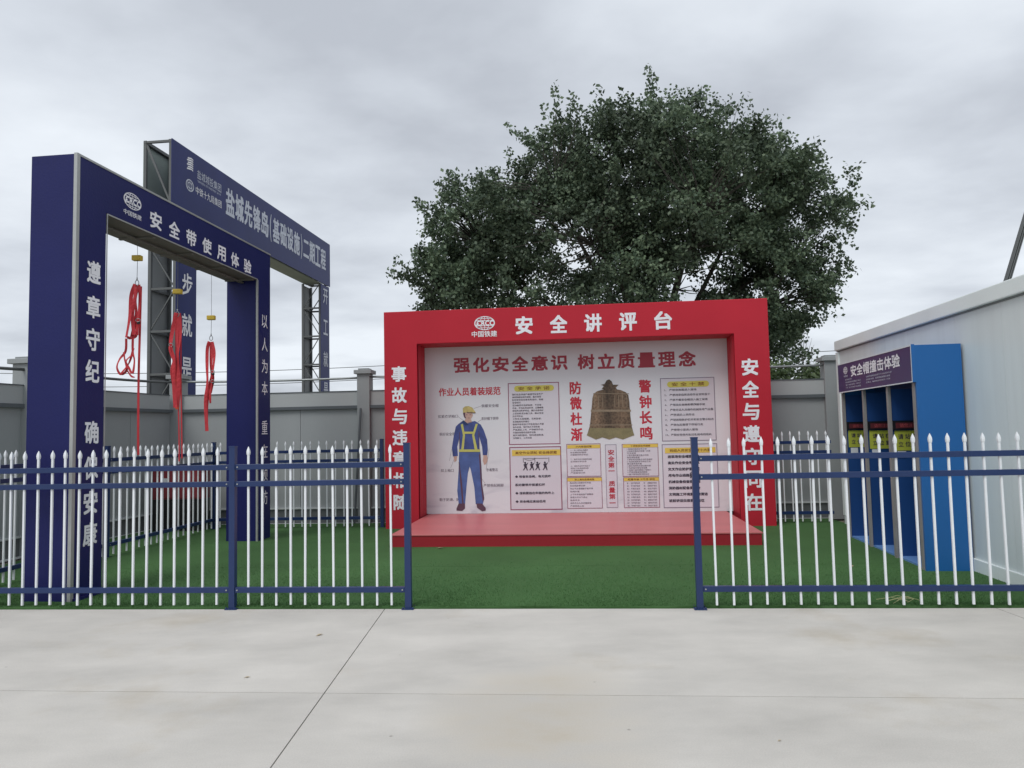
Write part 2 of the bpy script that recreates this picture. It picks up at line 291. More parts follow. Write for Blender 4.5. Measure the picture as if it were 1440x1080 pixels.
def portal(b, x0, x1, x2, x3, y0, y1, zi, zt):
    P = [(x0, 0), (x0, zt), (x3, zt), (x3, 0), (x2, 0), (x2, zi), (x1, zi), (x1, 0)]
    v = [(x, y, z) for y in (y0, y1) for x, z in P]
    fr = [(0, 7, 6, 1), (1, 6, 5, 2), (2, 5, 4, 3)]
    return b.add(v, [tuple(f) for f in fr] + [tuple(k + 8 for k in f[::-1]) for f in fr] + [(i, (i + 1) % 8, (i + 1) % 8 + 8, i + 8) for i in range(8)])
def thing(name, label, cat, loc=(0, 0, 0), rz=0, group=None):
    o = bpy.data.objects.new(name, None); col.objects.link(o); o.location = loc; o.rotation_euler = (0, 0, rz)
    o['label'] = label; o['category'] = cat
    if group: o['group'] = group
    return o

# flat lettering: font outlines turned into meshes, fitted into a box
_tc = {}
def outline(s, bold, res):
    k = (s, bold, res)
    if k not in _tc:
        c = bpy.data.curves.new('t', 'FONT'); c.body = s; c.size = 1; c.offset = bold; c.resolution_u = res
        o = bpy.data.objects.new('t', c); col.objects.link(o); dg = bpy.context.evaluated_depsgraph_get()
        me = bpy.data.meshes.new_from_object(o.evaluated_get(dg))
        vs = np.array([v.co[:2] for v in me.vertices]) if len(me.vertices) else np.zeros((1, 2)); fs = [tuple(p.vertices) for p in me.polygons]
        bpy.data.objects.remove(o); bpy.data.curves.remove(c); bpy.data.meshes.remove(me)
        mn, mx = vs.min(0), vs.max(0); _tc[k] = ((vs - (mn + mx) / 2) / np.maximum(mx - mn, 1e-6), fs, (mx - mn))
    return _tc[k]
def letters(mb, items, y, bold=0.02, res=2):
    """heavier weights are struck several times, each pass a tenth of a millimetre proud of the last"""
    d = bold * 0.8
    if bold >= 0.02: offs = [(-d, -d), (d, -d), (-d, d), (d, d), (0, 0)]
    elif bold > 0: offs = [(-d, 0), (d, 0)]
    else: offs = [(0, 0)]
    for s, cx, cz, w, h in items:
        v, f, dim = outline(s, 0.0, res)
        hh = h
        if s in '一二': hh = h * (0.14 if s == '一' else 0.8)
        if w is None: w = h * dim[0] / dim[1]
        for k, (ox, oz) in enumerate(offs):
            mb.add([(cx + a * (w - 2 * d * h) + ox * h, y - 0.0001 * k, cz + b * (hh - 2 * d * h) + oz * h) for a, b in v], f)
    return mb
def chars(items, y, bold, mat, parent, res=2):
    """big characters: one object each; a word too small to pick apart stays one mesh"""
    for it in items:
        mb = letters(MB(), [it], y, bold, res)
        if len(it[0]) == 1: mb.build('character', mat, parent)
        else: mb.build('lettering', mat, parent, kind='stuff')

# ------------------------------------------------------------------ ground
g = MB().box(-400, 400, -200, 700, -0.4, -0.03).build('ground', 'earth'); g['kind'] = 'structure'
pav = bpy.data.objects.new('pavement', None); col.objects.link(pav); pav['kind'] = 'structure'
# cast concrete slabs, joints as on site (6 mm saw cuts, one column joint wider)
xs = [-11.9, -6.55, -1.205, 4.10, 9.4]
ANG = R(-4.8)
def fl(x): return 6.74 - 0.0806 * (x)          # fence line y at x
rows = [(-8.0, -2.05), (-2.046, 0.0), ]
def slab(x0, x1, ya, yb, gx=0.004, gy=0.0032):
    x0 += gx; x1 -= gx
    pts = [(x0, ya(x0) + gy), (x1, ya(x1) + gy), (x1, yb(x1) - gy), (x0, yb(x0) - gy)]
    vs = [(x, y, -0.12) for x, y in pts] + [(x, y, 0.0) for x, y in pts]
    MB().add(vs, [(3, 2, 1, 0), (4, 5, 6, 7), (0, 1, 5, 4), (1, 2, 6, 5), (2, 3, 7, 6), (3, 0, 4, 7)]).build('slab', 'concrete', pav)
cross = lambda x: 4.60 - 0.0806 * x
for i in range(4):
    x0, x1 = xs[i], xs[i + 1]
    slab(x0, x1, lambda x: -6 - 0.08 * x, lambda x: -0.9 - 0.08 * x)
    slab(x0, x1, lambda x: -0.9 - 0.08 * x, cross)
    slab(x0, x1, cross, lambda x: fl(x) + 0.03, gy=0.0032)
MB().box(-12, 9.5, -6.5, 9, -0.11, -0.035).build('joint_bed', 'plinth', pav)
# artificial turf, laid as a mat with a slightly wavy front hem
turf = bpy.data.objects.new('turf_ground', None); col.objects.link(turf); turf['kind'] = 'structure'
yback = lambda x: 14.2 - 0.085 * (x + 3)
edges = [0.0, 2.02, 4.0, 6.03, 9.0]
for r_ in range(4):
    tf = MB(); n = 60; vs = []
    for j in range(2):
        for i in range(n + 1):
            x = -6.6 + 11.9 * i / n
            if r_ == 0 and j == 0: y = fl(x) + 0.045 + 0.012 * math.sin(i * 1.7) + 0.008 * math.sin(i * 0.6)
            else:
                y = fl(x) + 0.045 + edges[r_ + j] + (0.004 if j == 0 else -0.003) + 0.004 * math.sin(i * 0.9 + r_ + j * 2.0)
                y = min(y, yback(x))
            lift = 0.006 * max(0, math.sin(i * 0.8 + r_ * 2)) if (r_ == 0 and j == 0) else 0.0
            vs.append((x, y, 0.014 + lift))
    nv = len(vs); vs += [(a, b, -0.03) for a, b, c in vs]
    fs = [(i, i + 1, n + 2 + i, n + 1 + i) for i in range(n)] + [(i + 1, i, nv + i, nv + i + 1) for i in range(n)]
    fs += [(n + 1 + i, n + 2 + i, nv + n + 2 + i, nv + n + 1 + i) for i in range(n)]
    fs += [(n, 2 * n + 1, nv + 2 * n + 1, nv + n), (n + 1, 0, nv, nv + n + 1)]
    tf.add(vs, fs).build('turf_roll', 'turf', turf)
MB().box(-6.5, 5.2, 7.3, 14.3, -0.034, -0.001).build('turf_bed', 'plinth', turf)
K = 90000
bx = rng.uniform(-6.2, 5.0, K); by = fl(bx) + 0.05 + rng.power(0.9, K) * 2.6 * rng.uniform(0, 1, K); hh = rng.uniform(0.008, 0.020, K)
th = rng.uniform(0, 2 * np.pi, K); ln = rng.normal(0, 0.008, (K, 2)); wd = 0.0025
v = np.zeros((K, 3, 3)); v[:, 0, 0] = bx - wd * np.cos(th); v[:, 0, 1] = by - wd * np.sin(th); v[:, 1, 0] = bx + wd * np.cos(th); v[:, 1, 1] = by + wd * np.sin(th)
v[:, :2, 2] = 0.012; v[:, 2, 0] = bx + ln[:, 0]; v[:, 2, 1] = by + ln[:, 1]; v[:, 2, 2] = 0.013 + hh
def fastmesh(name, v, k, mat):
    me = bpy.data.meshes.new(name); nf = len(v); me.vertices.add(nf * k); me.vertices.foreach_set('co', v.reshape(-1).astype(np.float32))
    me.loops.add(nf * k); me.loops.foreach_set('vertex_index', np.arange(nf * k, dtype=np.int32)); me.polygons.add(nf)
    me.polygons.foreach_set('loop_start', np.arange(0, nf * k, k, dtype=np.int32)); me.update(calc_edges=True); me.materials.append(M[mat]); return me
link('turf_grass', fastmesh('turf_grass', v, 3, 'turf_blade'), kind='stuff', label='short green artificial grass pile on the training yard', category='grass')

# ------------------------------------------------------------------ perimeter wall
def wall(root, L, pillars, top=2.37, joints=3.43 / 3):
    """local x along the wall, face at y=0 towards the yard"""
    MB().box(0, L, 0.01, 0.22, 0, 0.27).build('plinth', 'plinth', root)
    MB().box(0, L, -0.02, 0.20, 0.27, 0.295).build('sill', 'pale_trim', root)
    MB().box(0, L, -0.035, 0.0, -0.005, 0.02).build('kerb', 'pale_trim', root)
    for a, b in zip(pillars[:-1], pillars[1:]):
        nn = max(1, round((b - a) / 1.17)); st = (b - a) / nn
        for k in range(nn):
            x0 = a + k * st; MB().box(x0 + 0.004, x0 + st - 0.004, 0.03, 0.08, 0.295, 2.06).build('wall_panel', 'wall_sheet', root)
        MB().box(a + 0.06, b - 0.06, 0.0, 0.10, 2.115, top).build('top_band', 'wall_band', root)
        MB().box(a + 0.06, b - 0.06, -0.012, 0.12, top, top + 0.014).build('coping', 'wall_rail', root)
    MB().box(0, L, -0.03, 0.05, 2.06, 2.115).build('rail', 'wall_rail', root)
def pillar(root, x, h=2.78, w=0.23):
    p = MB().box(x - w / 2, x + w / 2, -0.06, 0.18, 0, h - 0.10).build('pillar', 'pillar_grey', root, bevel=0.006)
    MB().box(x - w / 2 - 0.045, x + w / 2 + 0.045, -0.11, 0.23, h - 0.10, h - 0.03).build('cap', 'pillar_grey', p, bevel=0.006)
    MB().box(x - w / 2 + 0.02, x + w / 2 - 0.02, -0.05, 0.16, h - 0.03, h).build('cap_top', 'galv', p)
wb = thing('perimeter_wall', 'long grey sheet-metal site wall across the back, under the tree', 'wall', (-6.25, 13.63, 0), math.atan(-0.085))
PX = [0.06, 3.59, 7.63, 11.75]
wall(wb, 14.0, [0.0, 3.59, 7.63, 11.75, 14.0])
for x in PX: pillar(wb, x)
def sag(a, b, d, n=10): return [(a[0] + (b[0] - a[0]) * t, a[1] + (b[1] - a[1]) * t, a[2] + (b[2] - a[2]) * t - 4 * d * t * (1 - t)) for t in [i / n for i in range(n + 1)]]
for a, b in zip(PX[:-1], PX[1:]): MB().tube(sag((a, 0.0, 2.63), (b, 0.0, 2.615), 0.02), 0.02, 8).build('top_pipe', 'galv', wb, smooth=True)
MB().bar((3.56, -0.12, 2.06), (3.43, -0.12, 0.02), 0.03, 0.03).build('brace', 'wall_rail', wb)
ws = thing('perimeter_wall', 'grey sheet-metal site wall running towards the camera on the left, behind the blue gate', 'wall', (-7.45, 6.6, 0), math.atan2(6.96, 1.2))
wall(ws, 7.05, [0.0, 3.85, 7.05])
for x in (0.3, 3.85): pillar(ws, x)
MB().tube(sag((0.3, 0, 2.60), (3.85, 0, 2.60), 0.03), 0.022, 8).build('top_pipe', 'steel', ws, smooth=True)
MB().tube(sag((3.85, 0, 2.60), (7.05, -0.0, 2.62), 0.03), 0.022, 8).build('top_pipe', 'steel', ws, smooth=True)

# ------------------------------------------------------------------ picket fences
def picket_mesh(h=1.5, w=0.0175):
    b = MB(); r = w / 2; z0 = 0.035; zt = h - 0.085
    b.box(-r, r, -r, r, z0, zt)
    # spear head: neck, swelling, point
    prof = [(zt, 0.0085), (zt + 0.010, 0.012), (zt + 0.032, 0.0138), (zt + 0.052, 0.0115), (h, 0.0015)]; o = len(b.v)
    for z, rr in prof:
        for sx, sy in ((-1, -1), (1, -1), (1, 1), (-1, 1)): b.v.append((sx * rr, sy * rr, z))
    for i in range(len(prof) - 1):
        for k in range(4): k2 = (k + 1) % 4; b.f.append((o + i * 4 + k, o + i * 4 + k2, o + i * 4 + 4 + k2, o + i * 4 + 4 + k))
    b.f.append((o + 16, o + 17, o + 18, o + 19)); b.f.append((o + 3, o + 2, o + 1, o))
    return b.mesh('picket', 'picket_white')
def post_mesh(h=1.51, w=0.056):
    b = MB(); r = w / 2; b.box(-r, r, -r, r, 0.006, h - 0.012)
    b.box(-r - 0.003, r + 0.003, -r - 0.003, r + 0.003, h - 0.012, h)
    b.box(-0.055, 0.055, -0.055, 0.055, 0.0, 0.008)
    for a in (-1, 1):
        for c in (-1, 1): b.tube([(a * 0.043, c * 0.043, 0.008), (a * 0.043, c * 0.043, 0.022)], 0.008, 6)
    return b.mesh('post', 'fence_blue')
PICK, POST = picket_mesh(), post_mesh()
def fence(label, p, q, posts, pitch, k_mode='', z0=0.0):
    p = Vector((*p, z0)); q = Vector((*q, z0)); L = (q - p).length; a = math.atan2(q.y - p.y, q.x - p.x)
    r = thing('picket_fence', label, 'fence', p, a, 'white picket fences with blue rails around the training yard')
    ps = sorted(posts)
    for x in ps: o = link('post', POST, r); o.location = (x, 0, 0); o.rotation_euler = (0, 0, random.uniform(-0.01, 0.01))
    ed = sorted(set([0.0, L] + ps))
    for a0, b0 in zip(ed[:-1], ed[1:]):
        if b0 - a0 < 0.15: continue
        ia = 0.030 if a0 in ps else 0.0; ib = 0.030 if b0 in ps else 0.0
        for z, dz in ((1.315, 0.0), (1.155, 0.0), (0.175, 0.0)):
            j = random.uniform(-0.004, 0.004)
            MB().box(a0 + ia, b0 - ib, -0.021, 0.021, z + j - 0.025, z + j + 0.025).build('rail', 'fence_blue', r, bevel=0.003)
            bb = MB()
            for xx, on in ((a0 + ia + 0.022, a0 in ps), (b0 - ib - 0.022, b0 in ps)):
                if on: bb.tube([(xx, -0.021, z + j), (xx, -0.028, z + j)], 0.007, 6)
            if bb.v: bb.build('bolt', 'silver', r, kind='stuff')
        ma = 0.15 if a0 in ps else pitch * 0.5; mb_ = 0.085 if b0 in ps else pitch * 0.5
        if k_mode == 'r': ma, mb_ = (0.15 if a0 > 0 else 0.1), 0.155 if b0 < L else 0.09
        n = max(1, round((b0 - a0 - ma - mb_) / pitch)) + 1; st = (b0 - a0 - ma - mb_) / max(1, n - 1)
        for k in range(n):
            x = a0 + ma + st * k
            o = link('picket', PICK, r); o.location = (x + random.uniform(-0.003, 0.003), 0, random.uniform(-0.004, 0.004)); o.rotation_euler = (random.uniform(-.003, .003), random.uniform(-0.004, 0.004), 0)
    return r
def onf(x): return (x, 7.0 - (x + 2.65) * 0.0845)
A, B = onf(-5.78), onf(-0.985); LL = math.dist(A, B)
fence('picket fence in front of the tall blue gate, left of the open entrance', A, B, [0.0, (-2.645 + 5.78) / 4.795 * LL, LL], 0.139, k_mode='r')
A, B = (1.615, 6.625), (4.70, 6.365); LL = math.dist(A, B)
fence('picket fence right of the open entrance, in front of the blue helmet booth', A, B, [0.0, LL], 0.147)
A, B = (-5.80, 7.34), (-5.21, 12.9); LL = math.dist(A, B)
fence('picket fence running back along the left wall behind the blue gate', A, B, [LL * 0.49, LL], 0.15)
A, B = (-5.17, 12.9), (-2.20, 12.68); LL = math.dist(A, B)
fence('picket fence along the back wall between blue gate and red stage', A, B, [LL - 0.05], 0.147)
A, B = (4.18, 12.15), (5.16, 12.06); LL = math.dist(A, B)
fence('short picket fence at the back between red stage and white cabin', A, B, [], 0.15)

# ------------------------------------------------------------------ emblem used on stage, gate and booth
def emblem(name, parent, cx, cz, w, h, y, mat, facemat=None):
    b = MB(); rx, rz = w / 2, h / 2; n = 40; t = 0.055
    for i in range(n):
        a0, a1 = 2 * math.pi * i / n, 2 * math.pi * (i + 1) / n
        c = [(cx + rx * k * math.cos(a), cz + rz * k * math.sin(a)) for a, k in ((a0, 1), (a1, 1), (a1, 1 - 2 * t), (a0, 1 - 2 * t))]
        b.poly(c, y)
    def clipin(pts, wd):
        for (x0, z0), (x1, z1) in zip(pts[:-1], pts[1:]):
            d = math.hypot(x1 - x0, z1 - z0); nx, nz = -(z1 - z0) / d * wd / 2, (x1 - x0) / d * wd / 2
            b.poly([(cx + x0 - nx, cz + z0 - nz), (cx + x1 - nx, cz + z1 - nz), (cx + x1 + nx, cz + z1 + nz), (cx + x0 + nx, cz + z0 + nz)], y)
    lw = 0.032 * h + 0.002
    for zz in (-0.66, -0.38, 0.38, 0.66):
        xx = math.sqrt(1 - zz * zz) * 0.92; clipin([(-xx * rx, zz * rz), (xx * rx, zz * rz)], lw)
    for k in (-0.6, -0.3, 0.001, 0.3, 0.6):
        for sgn in (1, -1):
            pts = []
            for i in range(7):
                zz = sgn * (0.3 + 0.62 * i / 6); pts.append((k * rx * math.sqrt(1 - zz * zz) * 1.4, zz * rz))
            clipin(pts, lw)
    letters(b, [('CRCC', cx + 0.03 * w, cz, w * 0.84, h * 0.36)], y, 0.05)
    # slanted tail of the wordmark
    b.poly([(cx - 0.46 * w, cz - 0.17 * h), (cx - 0.36 * w, cz - 0.17 * h), (cx - 0.26 * w, cz + 0.02 * h), (cx - 0.36 * w, cz - 0.02 * h)], y)
    return b.build(name, mat, parent, kind='stuff')

# ------------------------------------------------------------------ red speaking stage
st = thing('speaking_stage', 'large red framed safety notice stage with low platform under the tree', 'stage', (-2.15, 12.42, 0), R(-5.6))
D = 0.72
pl = pr = ln = portal(MB(), 0, 0.565, 5.775, 6.32, 0, D, 3.09, 3.65).build('portal_frame', 'red_cloth', st, bevel=0.008)
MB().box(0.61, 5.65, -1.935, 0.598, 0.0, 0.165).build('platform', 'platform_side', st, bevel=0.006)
MB().box(0.60, 5.66, -1.945, 0.598, 0.166, 0.186).build('platform_top', 'platform_top', st, bevel=0.004)
# drawn fabric folds on the inner reveals
for x0, s in ((0.567, 1), (5.773, -1)):
    f = MB(); fn = 10; vv = []
    for i in range(fn + 1):
        y = 0.03 + 0.55 * i / fn; d = 0.004 + 0.010 * (0.5 + 0.5 * math.sin(i * 2.3 + s))
        vv += [(x0 + s * d, y, 0.19), (x0 + s * (d + 0.004 * math.sin(i)), y, 3.08)]
    f.add(vv, [(2 * i, 2 * i + 2, 2 * i + 3, 2 * i + 1) if s < 0 else (2 * i + 1, 2 * i + 3, 2 * i + 2, 2 * i) for i in range(fn)])
    f.build('drape', 'red_cloth', pl if s > 0 else pr, smooth=True)
LT = [(0.253, 2.592), (0.255, 2.236), (0.257, 1.880), (0.259, 1.526), (0.261, 1.172), (0.263, 0.816), (0.265, 0.455)]
chars([(c, x, z, 0.255, 0.262) for c, (x, z) in zip('事故与违章相随', LT)], -0.004, 0.036, 'letter_white', pl)
RT = [(6.004, 2.543), (5.998, 2.186), (5.992, 1.829), (5.989, 1.473), (5.988, 1.113), (5.983, 0.752), (5.978, 0.390)]
chars([(c, x, z, 0.262, 0.272) for c, (x, z) in zip('安全与遵守同在', RT)], -0.004, 0.036, 'letter_white', pr)
chars([(c, x, 3.345, 0.288, 0.30) for c, x in zip('安全讲评台', (2.382, 2.955, 3.52, 4.09, 4.657))], -0.004, 0.038, 'letter_white', ln)
emblem('emblem', ln, 1.722, 3.402, 0.347, 0.235, -0.004, 'letter_white')
chars([('中国铁建', 1.715, 3.222, 0.425, 0.10)], -0.004, 0.02, 'letter_white', ln)
# printed board
bd = MB().box(0.567, 5.773, 0.60, 0.66, 0.187, 3.088).build('display_board', 'board', st)
Y1, Y2, Y3, Y4, Y5 = 0.598, 0.596, 0.594, 0.592, 0.590
b = MB(); letters(b, [(c, 1.065 + 0.161 + i * 0.3405, 2.76, 0.29, 0.262) for i, c in enumerate('强化安全意识')], Y1, 0.042)
letters(b, [(c, 3.24 + 0.15 + i * 0.3425, 2.76, 0.29, 0.262) for i, c in enumerate('树立质量理念')], Y1, 0.042); b.build('lettering', 'letter_crimson', bd, kind='stuff')
chars([('作业人员着装规范', 1.354, 2.30, 1.09, 0.145)], Y1, 0.026, 'letter_red', bd)
chars([(c, 3.197, z, 0.20, 0.222) for c, z in zip('防微杜渐', (2.313, 2.05, 1.781, 1.513))], Y1, 0.036, 'letter_red', bd)
chars([(c, 4.378, z, 0.208, 0.222) for c, z in zip('警钟长鸣', (2.312, 2.045, 1.779, 1.513))], Y1, 0.036, 'letter_red', bd)
def panel(cx, cz, w, h, line='line_maroon', t=0.013, head=None, headmat='header_yellow', headtext=None, htxt='brown_ink', hs=0.62, fill=True):
    p = MB().rect(cx, cz, w - 0.012, h - 0.012, Y1).build('notice_panel', 'note_paper', bd) if fill else bd
    MB().frame(cx, cz, w, h, t, Y2).build('border', line, bd)
    if head:
        hx, hz, hw, hh = head
        if headmat == 'header_lime':       # rounded pill
            q = [(hx + sx * (hw / 2 - hh / 2) + hh / 2 * math.cos(a), hz + hh / 2 * math.sin(a)) for sx, rr in ((1, (-90, 90)), (-1, (90, 270))) for a in [R(rr[0] + (rr[1] - rr[0]) * i / 6) for i in range(7)]]
            MB().poly(q, Y3).build('header', headmat, bd)
        else: MB().rect(hx, hz, hw, hh, Y3).build('header', headmat, bd)
        chars([(headtext, hx, hz, min(hw * 0.86, hh * hs * len(headtext) * 1.25), hh * hs)], Y4, 0.02, htxt, bd, 1)
def lines(txts, x0, z0, dz, h, mat, widths=None, step=0.9, bold=0.012, indent=None):
    b = MB()
    for i, s in enumerate(txts):
        if not s: continue
        wd = len(s) * h * 1.12; x = x0 + (indent[i] if indent else 0)
        letters(b, [(s, x + wd / 2, z0 - i * dz, wd, h)], Y3, bold, 1)
    b.build('lettering', mat, bd, kind='stuff')
panel(2.472, 1.891, 0.886, 1.068, head=(2.482, 2.326, 0.691, 0.10), headmat='header_lime', headtext='安 全 承 诺')
para = ['　我们在此承诺严格遵守安全生产', '规章制度和操作规程，服从管理', '　自觉接受安全教育和培训，掌握', '安全知识', '　坚决做到不违章指挥，不违章', '作业，不违反劳动纪律，正确佩戴', '使用劳动防护用品，做好自我保护', '　上班前检查设备工具，确认安全', '后方可作业', '　工作中互相提醒，互相监督，', '发现隐患及时报告', '　做到不伤害自己不伤害他人不被', '他人伤害，保护他人不受伤害', '　严禁酒后上岗，严禁疲劳作业，', '不擅自拆除安全防护设施', '　爱护消防器材，保持通道畅通，', '文明施工，工完场清']
lines(para, 2.10, 2.225, 0.0470, 0.032, 'ink', bold=0.014)
panel(2.477, 0.779, 0.893, 1.081, line='line_maroon', t=0.016, head=(2.493, 1.216, 0.834, 0.10), headtext='高空作业须知 安全绳佩戴', htxt='brown_ink', hs=0.5)
lines(['◆ 检查安全绳，有无损坏', '　系好腰带并锁紧扣环', '◆ 挂钩要挂在牢固的构件上', '◆ 安全绳应高挂低用'], 2.12, 0.81, 0.142, 0.046, 'ink', bold=0.03)
# row of four harnessed climbers on a line
b = MB()
b.rect(2.49, 1.118, 0.80 * 0.52, 0.006, Y3)
for x in (2.27, 2.47, 2.71): b.rect(x, 1.09, 0.008, 0.08, Y3)
for k in range(6): b.poly([(2.29 + k * .03, 1.11 - 0.02 * math.sin(math.pi * k / 6)), (2.32 + k * .03, 1.11 - 0.02 * math.sin(math.pi * (k + 1) / 6)), (2.32 + k * .03, 1.104 - 0.02 * math.sin(math.pi * (k + 1) / 6)), (2.29 + k * .03, 1.104 - 0.02 * math.sin(math.pi * k / 6))], Y3)
for k, x in enumerate((2.30, 2.41, 2.51, 2.64)):
    q = [(x + 0.017 * math.cos(a), 1.045 + 0.017 * math.sin(a)) for a in [2 * math.pi * i / 8 for i in range(8)]]; b.poly(q, Y3)
    b.poly([(x - 0.028, 1.02), (x + 0.02, 1.03), (x + 0.03, 0.97), (x - 0.01, 0.955)], Y3)
    b.poly([(x + 0.02, 1.02), (x + 0.05, 1.05), (x + 0.052, 1.04), (x + 0.028, 1.0)], Y3)
    b.poly([(x - 0.01, 0.965), (x + 0.012, 0.965), (x - 0.025, 0.915), (x - 0.04, 0.92)], Y3); b.poly([(x + 0.008, 0.97), (x + 0.03, 0.972), (x + 0.045, 0.915), (x + 0.028, 0.912)], Y3)
b.build('climber_picture', 'ink', bd, kind='stuff')
panel(5.088, 1.903, 0.904, 1.071, line='line_grey', t=0.012, head=(5.10, 2.329, 0.70, 0.10), headmat='header_lime', headtext='安 全 十 禁')
ten = ['1、 严禁穿拖鞋进入现场', '2、 严禁违章指挥违章作业冒险蛮干', '3、 严禁不戴安全帽进入施工现场', '4、 严禁高处抛物和攀爬脚手架', '5、 严禁无证人员操作机械及电气设备', '6、 严禁酒后上岗作业', '7、 严禁拆除防护栏杆和安全警示标志', '8、 严禁在起重臂下停留行走', '9、 严禁带小孩进入现场', '10、严禁在宿舍内私拉乱接电线用火']
lines(ten, 4.70, 2.235, 0.0845, 0.040, 'ink', bold=0.018)
panel(5.086, 0.783, 0.917, 1.071, line='line_grey', t=0.012, head=(5.096, 1.211, 0.836, 0.09), headtext='班组人员安全教育十大要', htxt='brown_ink', hs=0.55)
bg8 = ['进现场安全帽要戴好', '高处作业安全带要系', '交叉作业防护要到位', '用电作业线路要规范', '机械设备检查要仔细', '消防器材配备要齐全', '文明施工环境要保持清洁', '班前讲话交底要做到位']
lines(bg8, 4.72, 1.108, 0.1055, 0.052, 'ink', bold=0.04)
panel(3.307, 1.074, 0.581, 0.557, t=0.009, head=(3.311, 1.305, 0.56, 0.06), headtext='六大安全纪律', hs=0.6)
lines(['一、进入现场必须戴好', '　　安全帽扣好帽带', '　　正确使用防护用品', '', '二、高处作业没有防护设施', '　　必须系好安全带', '', '三、高处作业时不准往下', '　　或向上乱抛材料和', '　　工具等物件', '　　严禁嬉戏打闹'], 3.08, 1.245, 0.0385, 0.027, 'ink_soft', bold=0.01)
panel(3.307, 0.519, 0.597, 0.53, t=0.009, head=(3.31, 0.745, 0.58, 0.055), headtext='防止高处坠落措施', hs=0.6)
lines(['　临边洞口设置护栏并挂', '　安全网及警示牌', '　作业平台满铺脚手板不得', '　有探头板', '　上下走专用通道严禁攀爬', '　雨雪大风天气停止', '　高处作业', '　高处作业人员定期体检', '　严禁带病上岗'], 3.06, 0.690, 0.049, 0.029, 'ink_soft', bold=0.012)
panel(3.770, 0.797, 0.192, 1.07, line='line_grey', t=0.008)
chars([(c, 3.772, z, 0.105, 0.088) for c, z in zip('安全第一质量第一', (1.199, 1.090, 0.982, 0.885, 0.669, 0.561, 0.452, 0.345))], Y3, 0.02, 'letter_red', bd)
panel(4.262, 1.058, 0.608, 0.552, t=0.009, head=(4.269, 1.300, 0.585, 0.055), headtext='十项安全技术措施', hs=0.6)
lines(['1 按规定使用安全三宝', '2 机械设备防护装置一定要', '　齐全有效', '3 塔吊等起重设备必须有', '　限位保险装置', '4 架设电线线路必须符合规定', '5 电动机械和手持电动工具', '　要设漏电保护器', '6 脚手架材料及搭设要合规', '7 各种缆风绳及其设置', '8 在建工程的楼梯口电梯口', '9 严禁赤脚或穿高跟鞋', '0 施工现场危险地区标志'], 4.04, 1.248, 0.0355, 0.027, 'ink_soft', bold=0.01)
panel(4.265, 0.513, 0.60, 0.514, t=0.009, head=(4.269, 0.735, 0.585, 0.055), headtext='起重吊装 十不吊 规定', hs=0.6)
b = MB()
for r_ in range(9):
    for c_, s in enumerate(('信号不明不准吊', '超载斜拉不准吊')):
        letters(b, [('第%s' % '一二三四五六七八九'[r_], 4.045 + c_ * 0.28, 0.672 - r_ * 0.0475, 0.04, 0.026), (s[r_ % 3:], 4.165 + c_ * 0.28, 0.672 - r_ * 0.0475, 0.15, 0.028)], Y3, 0.012, 1)
b.build('lettering', 'ink_soft', bd, kind='stuff')
# big black stroke characters half hidden by the fence
chars([('须', 5.16, 0.83, 0.17, 0.20)], Y2 - 0.003, 0.0, 'ink', bd)
